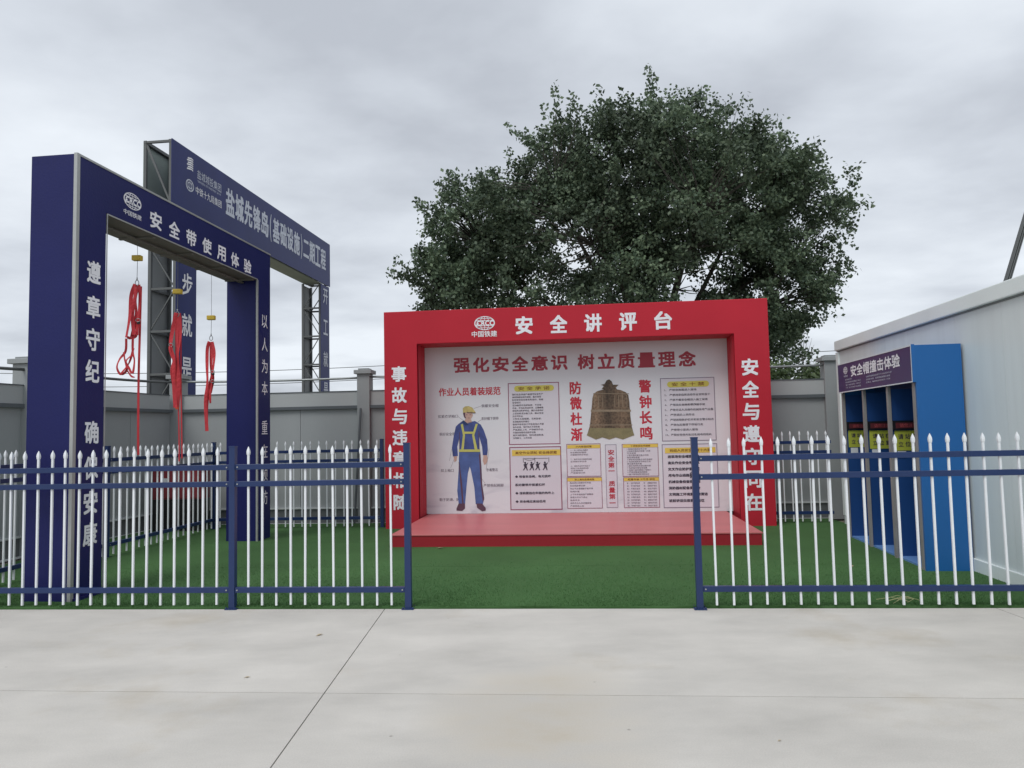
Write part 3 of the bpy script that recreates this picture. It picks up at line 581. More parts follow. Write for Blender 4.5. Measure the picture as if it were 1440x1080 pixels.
# worker picture
W={
'helmet': ('helmet',0,[(1.232, 1.962), (1.232, 2.011), (1.271, 2.041), (1.333, 2.046), (1.396, 2.02), (1.432, 1.969), (1.457, 1.931), (1.394, 1.933), (1.306, 1.935), (1.237, 1.912)]),
'face': ('skin',0,[(1.256, 1.936), (1.394, 1.933), (1.406, 1.883), (1.38, 1.834), (1.342, 1.798), (1.292, 1.836), (1.261, 1.874)]),
'neck': ('skin',1,[(1.292, 1.849), (1.367, 1.822), (1.391, 1.76), (1.303, 1.737), (1.254, 1.788)]),
'jacket': ('overall_blue',1,[(1.241, 1.8), (1.303, 1.749), (1.379, 1.772), (1.441, 1.783), (1.54, 1.719), (1.588, 1.632), (1.647, 1.458), (1.657, 1.286), (1.642, 1.188), (1.568, 1.189), (1.558, 1.337), (1.511, 1.51), (1.506, 1.24), (1.157, 1.246), (1.161, 1.493), (1.121, 1.345), (1.131, 1.185), (1.043, 1.174), (1.027, 1.322), (1.061, 1.519), (1.102, 1.692), (1.153, 1.74)]),
'trousers': ('trouser_blue',0,[(1.153, 1.258), (1.524, 1.252), (1.54, 1.006), (1.546, 0.7), (1.579, 0.455), (1.552, 0.346), (1.428, 0.347), (1.409, 0.64), (1.352, 0.947), (1.334, 0.997), (1.301, 0.887), (1.272, 0.642), (1.242, 0.349), (1.13, 0.363), (1.109, 0.583), (1.14, 0.951)]),
'shoe': ('shoe',1,[(1.13, 0.363), (1.242, 0.361), (1.24, 0.276), (1.19, 0.234), (1.09, 0.241), (1.091, 0.277)]),
'shoe_': ('shoe',1,[(1.441, 0.359), (1.54, 0.358), (1.601, 0.284), (1.6, 0.236), (1.538, 0.224), (1.452, 0.286)]),
'hand': ('skin',0,[(1.58, 1.189), (1.642, 1.188), (1.653, 1.114), (1.627, 1.041), (1.589, 1.017), (1.566, 1.091)]),
'hand_': ('skin',0,[(1.056, 1.174), (1.118, 1.185), (1.104, 1.099), (1.066, 1.075)]),
'strap': ('belt_print',2,[(1.19, 1.727), (1.228, 1.739), (1.262, 1.54), (1.232, 1.269), (1.189, 1.27), (1.225, 1.541)]),
'strap_': ('belt_print',2,[(1.453, 1.734), (1.491, 1.733), (1.425, 1.537), (1.482, 1.265), (1.432, 1.266), (1.387, 1.537)]),
'chest_strap': ('belt_print',3,[(1.226, 1.603), (1.426, 1.598), (1.425, 1.561), (1.225, 1.565)]),
'belt': ('belt_print',3,[(1.152, 1.295), (1.52, 1.289), (1.519, 1.246), (1.151, 1.252)]),
'fold': ('shoe',2,[(1.142, 1.074), (1.154, 1.074), (1.198, 0.704), (1.217, 0.362), (1.192, 0.362)]),
'shade': ('shoe',2,[(1.500, 1.191), (1.525, 1.227), (1.546, 0.7), (1.579, 0.431), (1.553, 0.382), (1.525, 0.7)]),  # shading printed into the figure's trousers, drawn as a dark strip
'arm_line': ('shoe',2,[(1.161, 1.60), (1.172, 1.60), (1.168, 1.30), (1.158, 1.30)]),
'arm_line_': ('shoe',2,[(1.500, 1.62), (1.512, 1.60), (1.512, 1.28), (1.502, 1.28)]),
'hair': ('shoe',2,[(1.232, 1.930), (1.270, 1.935), (1.272, 1.87), (1.29, 1.83), (1.262, 1.84), (1.245, 1.87)]),
'helmet_brim': ('shoe',2,[(1.30, 1.938), (1.457, 1.931), (1.45, 1.918), (1.306, 1.922)]),
'collar': ('fence_blue',3,[(1.241, 1.80), (1.303, 1.749), (1.33, 1.72), (1.27, 1.71), (1.21, 1.77)]),
}
for k, (mt, lay, pts) in W.items(): MB().poly(pts, Y2 - 0.0015 * lay).build(k.rstrip('_') if k not in ('shade', 'face') else {'shade': 'trouser_shade_print', 'face': 'face'}[k], mt, bd)
b = MB()
for x, z in ((1.30, 1.895), (1.36, 1.893)): b.rect(x, z, 0.02, 0.009, Y2 - 0.004)
b.rect(1.335, 1.838, 0.03, 0.006, Y2 - 0.004); b.build('face_mark', 'shoe', bd, kind='stuff')
b = MB()
for s, (x, z, w_, h_) in zip(['佩戴安全帽', '扣紧衣领袖口', '系好帽下颌带', '佩好安全带', '扣上袖口', '衣着整洁', '严禁卷起裤脚', '鞋子防滑、防砸'], [(1.708, 2.043, 0.299, 0.056), (0.966, 1.875, 0.353, 0.056), (1.704, 1.821, 0.299, 0.056), (0.949, 1.565, 0.277, 0.056), (0.939, 0.935, 0.226, 0.056), (1.724, 0.935, 0.198, 0.056), (1.744, 0.666, 0.346, 0.056), (1.0, 0.431, 0.412, 0.056)]):
    letters(b, [(s, x, z, w_, h_)], Y1, 0.014, 1)
b.build('lettering', 'ink_soft', bd, kind='stuff')
b = MB()
def seg(b, p, q, t, y):
    d = math.dist(p, q); nx, nz = -(q[1] - p[1]) / d * t / 2, (q[0] - p[0]) / d * t / 2
    b.poly([(p[0] - nx, p[1] - nz), (q[0] - nx, q[1] - nz), (q[0] + nx, q[1] + nz), (p[0] + nx, p[1] + nz)], y)
for p, q in [((1.55, 2.04), (1.42, 2.0)), ((1.14, 1.87), (1.23, 1.80)), ((1.55, 1.80), (1.42, 1.72)), ((1.09, 1.56), (1.2, 1.5)), ((1.62, 0.94), (1.68, 1.3)), ((1.0, 0.98), (1.08, 1.17)), ((1.60, 0.70), (1.53, 0.8)), ((0.98, 1.1), (1.02, 1.3))]: seg(b, p, q, 0.004, Y1)
b.build('leader_line', 'ink_soft', bd, kind='stuff')
# bell picture
bell = [(3.475, 2.05), (3.482, 2.129), (3.505, 2.20), (3.56, 2.245), (3.66, 2.272), (3.76, 2.282), (3.87, 2.277), (3.97, 2.255), (4.055, 2.215), (4.095, 2.16), (4.108, 2.05), (4.118, 1.809), (4.137, 1.627), (4.17, 1.481), (4.10, 1.459), (3.98, 1.413), (3.861, 1.451), (3.752, 1.417), (3.633, 1.456), (3.523, 1.422), (3.375, 1.497), (3.428, 1.667), (3.455, 1.885)]
MB().poly(bell, Y2).build('bell_picture', 'bell', bd)
MB().poly([(3.644, 2.283), (3.682, 2.331), (3.634, 2.357), (3.695, 2.367), (3.733, 2.428), (3.776, 2.445), (3.817, 2.413), (3.84, 2.351), (3.936, 2.349), (3.886, 2.301), (3.909, 2.264), (3.776, 2.255)], Y3).build('bell_crown', 'bell', bd)
b = MB()
b.poly([(3.452, 1.934), (4.128, 1.918), (4.13, 1.882), (3.449, 1.897)], Y3); b.poly([(3.421, 1.679), (4.144, 1.663), (4.146, 1.650), (3.418, 1.664)], Y3)
b.poly([(3.50, 2.215), (4.105, 2.195), (4.107, 2.183), (3.499, 2.203)], Y3)
for k in range(9):
    x = 3.52 + k * 0.068
    if k not in (3, 4): b.rect(x, 2.07, 0.009, 0.2, Y3)
b.build('bell_band', 'bell_light', bd)
b = MB(); b.poly([(3.43, 1.62), (4.135, 1.60), (4.174, 1.481), (4.102, 1.459), (3.98, 1.413), (3.861, 1.451), (3.752, 1.417), (3.633, 1.456), (3.523, 1.422), (3.368, 1.497)], Y3); b.build('bell_rim', 'bell_foot', bd)

# ------------------------------------------------------------------ tall blue gate (harness training)
gx, gy = -4.37, 7.35; GA = math.atan2(1, 0.12); GD = 0.51
gt = thing('portal_gate', 'tall dark blue portal gate with hanging red harnesses, nearest the left edge', 'gate', (gx, gy, 0), GA)
gl = gr = gi = portal(MB(), 0.0, 0.455, 3.985, 4.41, 0.0, GD, 4.023, 4.51).build('portal_frame', 'navy', gt, bevel=0.006)
MB().box(0.458, 3.982, 0.012, GD - 0.012, 4.008, 4.0215).build('soffit', 'soffit', gi)
b = MB()
for k in range(5): b.box(0.5 + k * 0.84, 0.54 + k * 0.84, 0.03, GD - 0.03, 3.985, 4.006)
b.box(0.46, 3.98, 0.23, 0.28, 3.965, 3.984); b.build('cross_member', 'soffit', gi, kind='stuff')
# silver edge angles
MB().box(-0.006, 0.034, -0.007, -0.002, 0.0, 4.515).build('edge_trim', 'silver', gl)
MB().box(-0.0095, -0.0055, -0.0065, 0.03, 0.0, 4.515).build('edge_trim', 'silver', gl)
MB().box(0.036, 4.41, -0.007, -0.002, 4.492, 4.515).build('edge_trim', 'silver', gi)
MB().box(0.0, 4.41, -0.0015, 0.03, 4.5115, 4.516).build('edge_trim', 'silver', gi)
MB().box(0.456, 0.470, -0.006, -0.002, 0.0, 4.02).build('edge_trim', 'silver', gl)
MB().box(0.470, 3.97, -0.006, -0.002, 4.008, 4.022).build('edge_trim', 'silver', gi)
MB().box(3.958, 3.984, -0.006, 0.02, 0.0, 4.006).build('edge_trim', 'silver', gr)
chars([(c, 0.267, z, 0.21, 0.235) for c, z in zip('遵章守纪确保安康', (3.34, 2.975, 2.635, 2.306, 1.674, 1.31, 0.96, 0.64))], -0.004, 0.032, 'letter_white', gl)
chars([(c, 4.205, z, 0.20, 0.215) for c, z in zip('以人为本重在预防', (3.396, 3.03, 2.69, 2.344, 1.733, 1.365, 1.01, 0.65))], -0.004, 0.01, 'letter_white', gr)
chars([(c, 1.335 + i * 0.3835, 4.19 - i * 0.007, 0.235, 0.205) for i, c in enumerate('安全带使用体验')], -0.004, 0.034, 'letter_white', gi)
emblem('emblem', gi, 0.89, 4.285, 0.32, 0.185, -0.004, 'letter_white')
chars([('中国铁建', 0.895, 4.135, 0.32, 0.06)], -0.004, 0.015, 'letter_white', gi, 1)
b = MB(); b.box(0.02, 0.435, -0.05, 0.54, 0.0, 0.04).build('base', 'navy', gl)

# three hanging harnesses
def harness(label, x, y, hook_px, Z, straps, lany, block_z, orange=None, buckles=()):
    s = Z / 1039.3; z0 = hook_px[2]
    r = thing('safety_harness', label, 'safety harness', (x, y, z0), 0, 'red safety harnesses hanging from the blue gate')
    c = MB().tube([(0, 0, 0.02), (0.003, 0, block_z - z0 - 0.03)], 0.003, 6); c.tube([(0.003, 0, block_z - z0 + 0.03), (0, 0, 3.97 - z0)], 0.0025, 6); c.build('cable', 'cable', r)
    MB().box(-0.055, 0.055, -0.035, 0.035, block_z - z0 - 0.032, block_z - z0 + 0.032).build('retractor', 'retractor', r, bevel=0.008)
    ring = [(0.022 * math.cos(a), 0.0, -0.035 + 0.034 * math.sin(a)) for a in [2 * math.pi * i / 14 for i in range(15)]]
    MB().tube(ring, 0.005, 6, cap=False).tube([(0, 0, 0.03), (0, 0, 0.0)], 0.008, 6).build('hook', 'hook', r, smooth=True)
    hx, hz = hook_px[0], hook_px[1]
    def cv(p, d=0.0): return ((p[0] - hx) * s, d, (hz - p[1]) * s)
    def smooth_pts(P3):
        P3 = [Vector(p) for p in P3]; outp = []
        for i in range(len(P3) - 1):
            a = P3[max(i - 1, 0)]; p = P3[i]; q = P3[i + 1]; c_ = P3[min(i + 2, len(P3) - 1)]
            for k in range(5):
                t = k / 5; outp.append(0.5 * ((2 * p) + (q - a) * t + (2 * a - 5 * p + 4 * q - c_) * t * t + (3 * p - a - 3 * q + c_) * t ** 3))
        return outp + [P3[-1]]
    for i, (pts, wd) in enumerate(straps):
        sp = smooth_pts([cv(p, 0.02 * ((i % 3) - 1) + 0.012 * math.sin(j * 1.9 + i)) for j, p in enumerate(pts)])
        wv = []
        for j in range(len(sp)):
            tw = 0.55 * math.sin(j * 0.35 + i * 1.3)
            wv.append(Vector((math.cos(tw), math.sin(tw), 0.15 * math.sin(j * 0.3))) * wd * 0.98 * s / 2)
        MB().ribbon(sp, wv, 0.003).build('strap', 'webbing_orange' if orange and i in orange else 'webbing', r)
    for pts, wd in lany:
        sp = smooth_pts([cv(p, 0.03) for p in pts]); MB().ribbon(sp, Vector((wd * s / 2, 0, 0)), 0.004).build('lanyard', 'webbing', r)
    for p in buckles:
        q = cv(p, -0.03); MB().tube([(q[0] + 0.028 * math.cos(a), q[1], q[2] + 0.02 * math.sin(a)) for a in [2 * math.pi * i / 12 for i in range(13)]], 0.004, 6, cap=False).build('buckle', 'hook', r, smooth=True); MB().box(q[0] - 0.02, q[0] + 0.02, q[1] + 0.006, q[1] + 0.02, q[2] - 0.045, q[2] - 0.015).build('clip', 'black', r, bevel=0.004)
    return r
def C3(pts): return [(140 + a / 3.723, 330 + b / 3.723) for a, b in pts]
harness('red harness with two leg loops spread out, hanging nearest in the gate', -4.50, 8.82, (192.5, 394, 3.51), 8.82,
    [(C3([(190, 262), (168, 320), (166, 430), (148, 545)]), 5), (C3([(202, 262), (212, 320), (207, 440), (196, 532)]), 4.5), (C3([(196, 262), (186, 340), (190, 430), (165, 540)]), 5), (C3([(185, 262), (192, 330), (176, 420), (186, 530)]), 5), (C3([(146, 540), (166, 548), (185, 540), (197, 528)]), 4),
     (C3([(140, 548), (133, 615), (103, 655), (93, 700), (112, 738), (140, 712), (132, 655), (128, 620)]), 3.2), (C3([(182, 545), (179, 620), (192, 668), (184, 735), (160, 705), (146, 670), (178, 640)]), 3.2), (C3([(112, 738), (150, 690), (170, 655), (180, 600)]), 3), (C3([(132, 700), (165, 745), (186, 755)]), 2.5)],
    [(C3([(210, 270), (207, 500), (203, 760), (204, 1080)]) + [(195.5, 642)], 3.2)], 3.778, buckles=[C3([(210, 455)])[0]])
harness('red and orange harness bunched long, middle one in the gate', -4.40, 9.68, (250.5, 438, 3.265), 9.68,
    [(C3([(408, 410), (392, 480), (382, 580), (400, 650), (396, 760), (408, 910)]), 5), (C3([(416, 410), (424, 520), (415, 650), (420, 780), (412, 905)]), 6), (C3([(410, 410), (406, 540), (412, 700), (402, 830)]), 7), (C3([(384, 560), (378, 600), (396, 660)]), 3.5), (C3([(396, 660), (384, 720), (392, 790)]), 3.5), (C3([(402, 760), (404, 850), (410, 918)]), 6)],
    [(C3([(425, 430), (427, 700), (430, 900), (434, 1080)]) + [(257, 646)], 1.8), (C3([(415, 900), (420, 1080)]) + [(253, 650)], 1.8)], 3.53, orange=(5,), buckles=[C3([(384, 580)])[0]])
harness('slim red harness hanging farthest back in the gate', -4.30, 10.53, (297.5, 472, 3.05), 10.53,
    [(C3([(580, 560), (568, 600), (570, 700), (572, 780), (560, 880), (570, 1030)]), 4.5), (C3([(590, 560), (603, 620), (600, 700), (580, 790), (564, 900), (568, 1025)]), 4), (C3([(586, 565), (585, 680), (592, 750), (575, 830)]), 6), (C3([(595, 760), (590, 820), (586, 885), (578, 800)]), 2.2)],
    [], 3.31, buckles=[C3([(600, 720)])[0], C3([(598, 770)])[0]])

# ------------------------------------------------------------------ lattice entrance gate beyond the wall
fg = thing('entrance_gate', 'steel lattice entrance gate with long blue project banner, beyond the wall', 'gate', (-6.608, 14.3, 0), GA)
DB = 0.56
def lattice(root, x0, x1, y0, y1, z0, z1, step, nm='column', horizontal=False):
    b = MB(); t = 0.06
    if not horizontal:
        for x in (x0, x1):
            for y in (y0, y1): b.box(x - t / 2, x + t / 2, y - t / 2, y + t / 2, z0, z1)
        k = 0; z = z0 + 0.3
        while z < z1:
            for y in (y0, y1): b.bar((x0, y, z), (x1, y, z), 0.04)
            for x in (x0, x1):
                b.bar((x, y0, z), (x, y1, z), 0.045)
                za, zb = (z, min(z + step, z1)); b.bar((x, y0 if k % 2 else y1, za), (x, y1 if k % 2 else y0, zb), 0.022)
            z += step; k += 1
    else:
        for z in (z0, z1):
            for y in (y0, y1): b.box(x0 - t / 2, x1 + t / 2, y - t / 2, y + t / 2, z - t / 2, z + t / 2)
        k = 0; nst = round((x1 - x0) / step); sx = (x1 - x0) / nst
        for i in range(nst + 1):
            x = x0 + i * sx
            for y in (y0, y1): b.bar((x, y, z0), (x, y, z1), 0.05)
            for z in (z0, z1): b.bar((x, y0, z), (x, y1, z), 0.045)
            if i in (0, nst): b.bar((x, y1, z1), (x, y0, z0), 0.035)
            if i < nst: b.bar((x, y0, z0), (x + sx, y1, z0), 0.03)
    return b.build(nm, 'steel', root)
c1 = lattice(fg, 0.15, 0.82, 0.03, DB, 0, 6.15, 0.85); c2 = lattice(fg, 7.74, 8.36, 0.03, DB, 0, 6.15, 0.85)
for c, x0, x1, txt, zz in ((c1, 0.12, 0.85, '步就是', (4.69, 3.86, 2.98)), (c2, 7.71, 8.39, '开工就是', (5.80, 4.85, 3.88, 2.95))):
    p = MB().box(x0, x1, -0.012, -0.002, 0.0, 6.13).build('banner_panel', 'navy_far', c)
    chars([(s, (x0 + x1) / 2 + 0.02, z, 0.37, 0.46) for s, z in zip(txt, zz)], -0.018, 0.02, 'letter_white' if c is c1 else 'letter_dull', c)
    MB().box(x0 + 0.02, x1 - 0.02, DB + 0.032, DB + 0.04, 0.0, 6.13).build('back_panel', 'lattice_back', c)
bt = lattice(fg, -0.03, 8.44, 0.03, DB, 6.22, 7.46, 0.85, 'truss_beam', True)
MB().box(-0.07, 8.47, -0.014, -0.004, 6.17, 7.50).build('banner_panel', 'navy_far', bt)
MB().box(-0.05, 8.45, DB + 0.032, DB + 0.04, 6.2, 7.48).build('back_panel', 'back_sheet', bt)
MB().box(0.9, 8.0, 0.05, DB, 6.165, 6.18).build('bottom_panel', 'back_sheet', bt)
b = MB()
ttl = '盐城先锋岛（基础设施）二期工程'; x = 2.02; cw = (8.12 - 2.02) / 14.0
for i, c in enumerate(ttl):
    if c in '（）': letters(b, [('(' if c == '（' else ')', x + cw * 0.25, 6.90, cw * 0.22, 0.72)], -0.018, 0.01); x += cw * 0.5
    else: letters(b, [(c, x + cw / 2, 6.91, cw * 0.92, 0.62)], -0.018, 0.03); x += cw
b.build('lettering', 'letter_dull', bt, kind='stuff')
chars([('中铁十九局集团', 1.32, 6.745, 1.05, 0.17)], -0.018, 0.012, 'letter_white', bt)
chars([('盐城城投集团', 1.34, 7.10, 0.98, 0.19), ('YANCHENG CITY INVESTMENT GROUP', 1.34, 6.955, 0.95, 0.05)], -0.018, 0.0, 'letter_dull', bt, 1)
b = MB()
for i in range(24):
    a0, a1 = 2 * math.pi * i / 24, 2 * math.pi * (i + 1) / 24
    for ro, ri in ((1, .82), (.55, .42)): b.poly([(0.575 + 0.15 * r_ * math.cos(a), 6.76 + 0.125 * r_ * math.sin(a)) for a, r_ in ((a0, ro), (a1, ro), (a1, ri), (a0, ri))], -0.018)
for k in (-0.5, 0, 0.5): b.rect(0.575 + k * 0.15, 6.76, 0.02, 0.2, -0.0175)
b.build('emblem', 'letter_dull', bt, kind='stuff')
b = MB()
for i in range(6):
    z = 7.07 + i * 0.045; b.poly([(0.46 + 0.03 * (i % 2), z), (0.64, z + 0.03), (0.69, z + 0.015), (0.69, z + 0.045), (0.62, z + 0.06), (0.46 + 0.03 * (i % 2), z + 0.03)], -0.018)
b.build('emblem', 'letter_white', bt, kind='stuff')

# ------------------------------------------------------------------ helmet impact booth
bo = thing('training_booth', 'blue three-bay helmet impact booth against the white cabin', 'booth', (4.682, 10.51, 0), math.atan2(-1, -0.12))
L, DP, H = 2.53, 0.475, 2.44
MB().box(L - 0.035, L, 0.0, DP, 0.0, H).build('side_panel', 'booth_blue', bo, bevel=0.003)
MB().box(0, 0.03, 0.02, DP, 0.0, H).build('side_panel', 'booth_blue', bo)
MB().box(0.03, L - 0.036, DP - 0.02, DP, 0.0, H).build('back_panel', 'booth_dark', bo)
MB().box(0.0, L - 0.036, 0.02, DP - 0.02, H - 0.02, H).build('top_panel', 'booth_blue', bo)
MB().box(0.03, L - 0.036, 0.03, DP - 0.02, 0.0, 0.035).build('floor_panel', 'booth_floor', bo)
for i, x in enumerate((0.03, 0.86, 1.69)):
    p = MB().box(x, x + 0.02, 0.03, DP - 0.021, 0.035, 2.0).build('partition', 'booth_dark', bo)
    # the face seen from the yard looks along +x (towards the camera)
    def onface(bm, name, mt):
        o = bm.build(name, mt, p); o.location = (x + 0.021, 0, 0); o.rotation_euler = (0, 0, R(90)); return o
    # local x of these sheets runs along the booth depth
    onface(MB().box(0.03, 0.40, -0.030, 0, 1.515, 1.625), 'display', 'black')
    onface(MB().box(0.06, 0.37, -0.032, -0.0302, 1.535, 1.60), 'display_face', 'led_panel')
    onface(letters(MB(), [('请您注意！'[:4] if i else '请您注意', 0.20, 1.567, 0.19, 0.045)], -0.033, 0.01, 1), 'lettering', 'led_red')
    onface(MB().box(0.05, 0.345, -0.008, 0, 1.27, 1.505), 'notice', 'lime')
    onface(letters(MB(), [('请 站 在', 0.195, 1.435, 0.215, 0.062), ('立 位 置', 0.195, 1.345, 0.215, 0.062)], -0.010, 0.02, 1), 'lettering', 'ink')
    onface(MB().box(0.075, 0.17, -0.006, 0, 1.185, 1.262), 'tag', 'paper')
    MB().box(x - 0.02, x + 0.035, -0.004, 0.028, 0.0, 2.03).build('post', 'post_grey', bo)
MB().box(L - 0.10, L - 0.038, -0.008, 0.028, 0.0, 2.03).build('post', 'post_grey', bo)
sg = MB().box(-0.005, L - 0.012, -0.03, 0.0, 2.035, 2.445).build('sign_panel', 'booth_sign', bo)
b = MB(); yy = -0.034; b.box(-0.005, L - 0.012, yy, -0.031, 2.43, 2.447); b.box(-0.005, L - 0.012, yy, -0.031, 2.035, 2.048); b.box(L - 0.020, L - 0.010, yy - 0.002, -0.0305, 2.035, 2.449); b.build('edge_trim', 'paper', sg)
MB().box(L - 0.0095, L + 0.001, -0.033, 0.0, 2.035, 2.449).build('edge_trim', 'booth_blue', sg)
chars([('安全帽撞击体验', L - 1.155, 2.308, 1.66, 0.155)], -0.033, 0.034, 'letter_white', sg)
emblem('emblem', sg, 0.33, 2.335, 0.17, 0.10, -0.033, 'letter_white')
b = MB()
letters(b, [('中国铁建', 0.33, 2.255, 0.17, 0.03)], -0.033, 0.01, 1)
for r_ in range(4):
    s1 = ['体验项目说明', '体验者佩戴好安全帽站立于指定', '位置，保持站姿端正，双手自然', '下垂，由工作人员按下启动按钮'][r_]; s2 = ['', '体验安全帽在受到外力冲击时对头部', '的保护作用，从而提高佩戴安全帽', '的意识，每次体验时间约为一分钟'][r_]
    zz = 2.205 - r_ * 0.037; letters(b, [(s1, 0.30 + len(s1) * 0.022, zz, len(s1) * 0.043, 0.022)], -0.033, 0.012, 1)
    if s2: letters(b, [(s2, 1.12 + len(s2) * 0.026, zz + 0.025, len(s2) * 0.052, 0.022)], -0.033, 0.012, 1)
b.build('lettering', 'letter_dull', sg, kind='stuff')

# ------------------------------------------------------------------ white site cabin
cb = thing('site_cabin', 'long white sandwich-panel site cabin filling the right edge', 'cabin', (5.285, 11.9, 0), math.atan2(-1, -0.103))
CL = 9.5
for i in range(10):
    MB().box(i * 0.95 + 0.0015, (i + 1) * 0.95 - 0.0015, 0.0, 0.06, 0.15, 2.758).build('wall_panel', 'cabin', cb)
MB().box(0.0, 0.06, 0.061, 2.8, 0.15, 2.75).build('wall_panel', 'cabin', cb)
MB().box(CL - 0.06, CL, 0.061, 2.8, 0.15, 2.75).build('wall_panel', 'cabin', cb)
MB().box(0.061, CL - 0.061, 2.74, 2.8, 0.15, 2.75).build('wall_panel', 'cabin', cb)
MB().box(-0.01, CL, -0.025, 0.065, 0.0, 0.148).build('base_channel', 'cabin_trim', cb, bevel=0.006)
MB().box(-0.01, CL, -0.026, -0.0252, 0.0, 0.012).build('gap_strip', 'gap', cb)
MB().box(-0.02, CL, -0.02, 0.04, 2.760, 2.772).build('gap_strip', 'gap', cb)
MB().box(-0.04, CL + 0.04, -0.05, 2.85, 2.774, 2.935).build('fascia', 'cabin_trim', cb, bevel=0.012)
MB().box(-0.045, 0.055, -0.03, -0.001, 0.15, 2.75).build('corner_trim', 'cabin_trim', cb)
# inclined steel stay standing on the roof
sr = thing('steel_stay', 'inclined grey steel stay rising above the cabin roof at the right edge', 'steel beam', (4.845, 7.15, 2.9215), 0)
b = MB(); p0 = Vector((0, 0, 0.0)); p1 = Vector((0.85, 0, 2.35))
b.bar(p0, p1, 0.010, 0.050, up=(0, 1, 0)); d = (p1 - p0).normalized(); nrm = Vector((d.z, 0, -d.x))
b.bar(p0 + nrm * 0.018 + Vector((0, -0.0, 0)), p1 + nrm * 0.018, 0.045, 0.010, up=nrm); b.bar(p0 - nrm * 0.018, p1 - nrm * 0.018, 0.045, 0.010, up=nrm)
b.build('beam', 'steel', sr); MB().box(-0.05, 0.07, -0.05, 0.05, 0.0140, 0.022).build('foot_plate', 'galv', sr)

# ------------------------------------------------------------------ red cabinet beside the back-left corner
rc = thing('fire_cabinet', 'low red cabinet with black lower half behind the side fence in the corner', 'cabinet', (-6.20, 12.75, 0), R(-4))
MB().box(0, 0.86, 0, 0.32, 0.55, 1.08).build('body', 'cab_red', rc, bevel=0.006); MB().box(0.005, 0.855, 0.004, 0.318, 0, 0.548).build('base', 'black', rc)
MB().box(0.02, 0.425, -0.012, -0.001, 0.57, 1.06).build('door', 'cab_red', rc, bevel=0.004); MB().box(0.435, 0.84, -0.012, -0.001, 0.57, 1.06).build('door', 'cab_red', rc, bevel=0.004)
b = MB(); b.rect(0.22, 0.86, 0.10, 0.10, -0.014); b.build('label_sheet', 'paper', rc)

# ------------------------------------------------------------------ overhead cables far behind
for k, (z, y) in enumerate(((8.7, 70), (7.4, 70), (5.6, 62))):
    o = MB(); o.tube(sag((-75, y, z + 0.8), (-5, y + 4, z), 1.1, 24), 0.035, 5); o.tube(sag((-5, y + 4, z), (75, y - 2, z + 3.0), 1.4, 24), 0.035, 5)
    q = o.build('power_cable', 'cable'); q['label'] = ['highest', 'middle', 'lowest'][k] + ' of three thin power cables crossing the far sky low behind the wall'; q['category'] = 'cable'; q['group'] = 'power cables behind the site'

# ------------------------------------------------------------------ tree and shrubs
def leaf_cloud(centres, radii, per, size, squash=0.75):
    n = len(centres); K = n * per
    c = np.repeat(centres, per, 0); r = np.repeat(radii, per)[:, None]
    p = rng.normal(0, 0.5, (K, 3)); p /= np.maximum(1, np.linalg.norm(p, axis=1, keepdims=True) / 1.25); p = c + p * r * np.array([1, 1, squash])
    # leaf quads: two halves folded along a midrib
    d = rng.normal(0, 1, (K, 3)); d[:, 2] -= 0.25; d /= np.linalg.norm(d, axis=1, keepdims=True)
    u = rng.normal(0, 1, (K, 3)); s = np.cross(d, u); s /= np.linalg.norm(s, axis=1, keepdims=True)
    ln = (rng.uniform(0.7, 1.3, K) * size)[:, None]; wd = ln * 0.36
    v = np.stack([p, p + d * ln * 0.45 + s * wd, p + d * ln, p + d * ln * 0.5 - s * wd], 1)
    return v
ELL = [(4.3, 7.0, 3.4, 2.9, 3.2), (3.3, 8.1, 2.6, 2.0, 2.4), (6.0, 7.5, 1.8, 1.8, 2.2), (0.4, 7.0, 1.2, 1.2, 1.6), (-0.6, 6.55, 1.5, 1.5, 2.2), (-1.5, 5.3, 1.0, 1.35, 1.6), (7.5, 6.6, 1.2, 2.0, 2.0), (6.5, 4.7, 1.65, 1.6, 2.0), (1.6, 5.4, 3.6, 2.3, 2.8), (1.6, 8.2, 1.3, 1.35, 1.5), (7.45, 5.3, 0.95, 1.35, 1.2), (6.4, 3.4, 1.1, 1.2, 1.3)]
GAPS = [(1.75, 6.6, 0.50, 0.36), (1.0, 6.95, 0.3, 0.22), (1.85, 6.0, 0.4, 0.25), (5.0, 5.5, 0.62, 0.30), (4.6, 4.9, 0.5, 0.3), (5.65, 5.9, 0.45, 0.18), (7.3, 4.9, 0.32, 0.3), (6.9, 5.7, 0.25, 0.2)]
TY = 19.0
vol = np.array([a[2] * a[3] * a[4] for a in ELL]); pk = vol ** 0.8 / (vol ** 0.8).sum()
NC = 2300; idx = rng.choice(len(ELL), NC * 3, p=pk); E_ = np.array(ELL)[idx]
dd = rng.normal(0, 1, (NC * 3, 3)); dd /= np.linalg.norm(dd, axis=1, keepdims=True); rr = rng.uniform(0.20, 1.12, NC * 3) ** 0.5
wob = 1 + 0.10 * np.sin(dd[:, 0] * 7 + idx) * np.cos(dd[:, 2] * 8 + 2 * idx)
cc = np.stack([E_[:, 0] + dd[:, 0] * E_[:, 2] * rr * wob, TY + dd[:, 1] * E_[:, 4] * rr * wob, E_[:, 1] + dd[:, 2] * E_[:, 3] * rr * wob], 1)
keep = np.ones(len(cc), bool)
for gx_, gz_, rx_, rz_ in GAPS:
    persp = (cc[:, 1]) / TY
    xx = cc[:, 0] / persp; zz = 1.6 + (cc[:, 2] - 1.6) / persp
    keep &= ~((((xx - gx_) / (rx_ + .12)) ** 2 + ((zz - gz_) / (rz_ + .12)) ** 2 < 1) & (rng.uniform(0, 1, len(cc)) < 0.84))
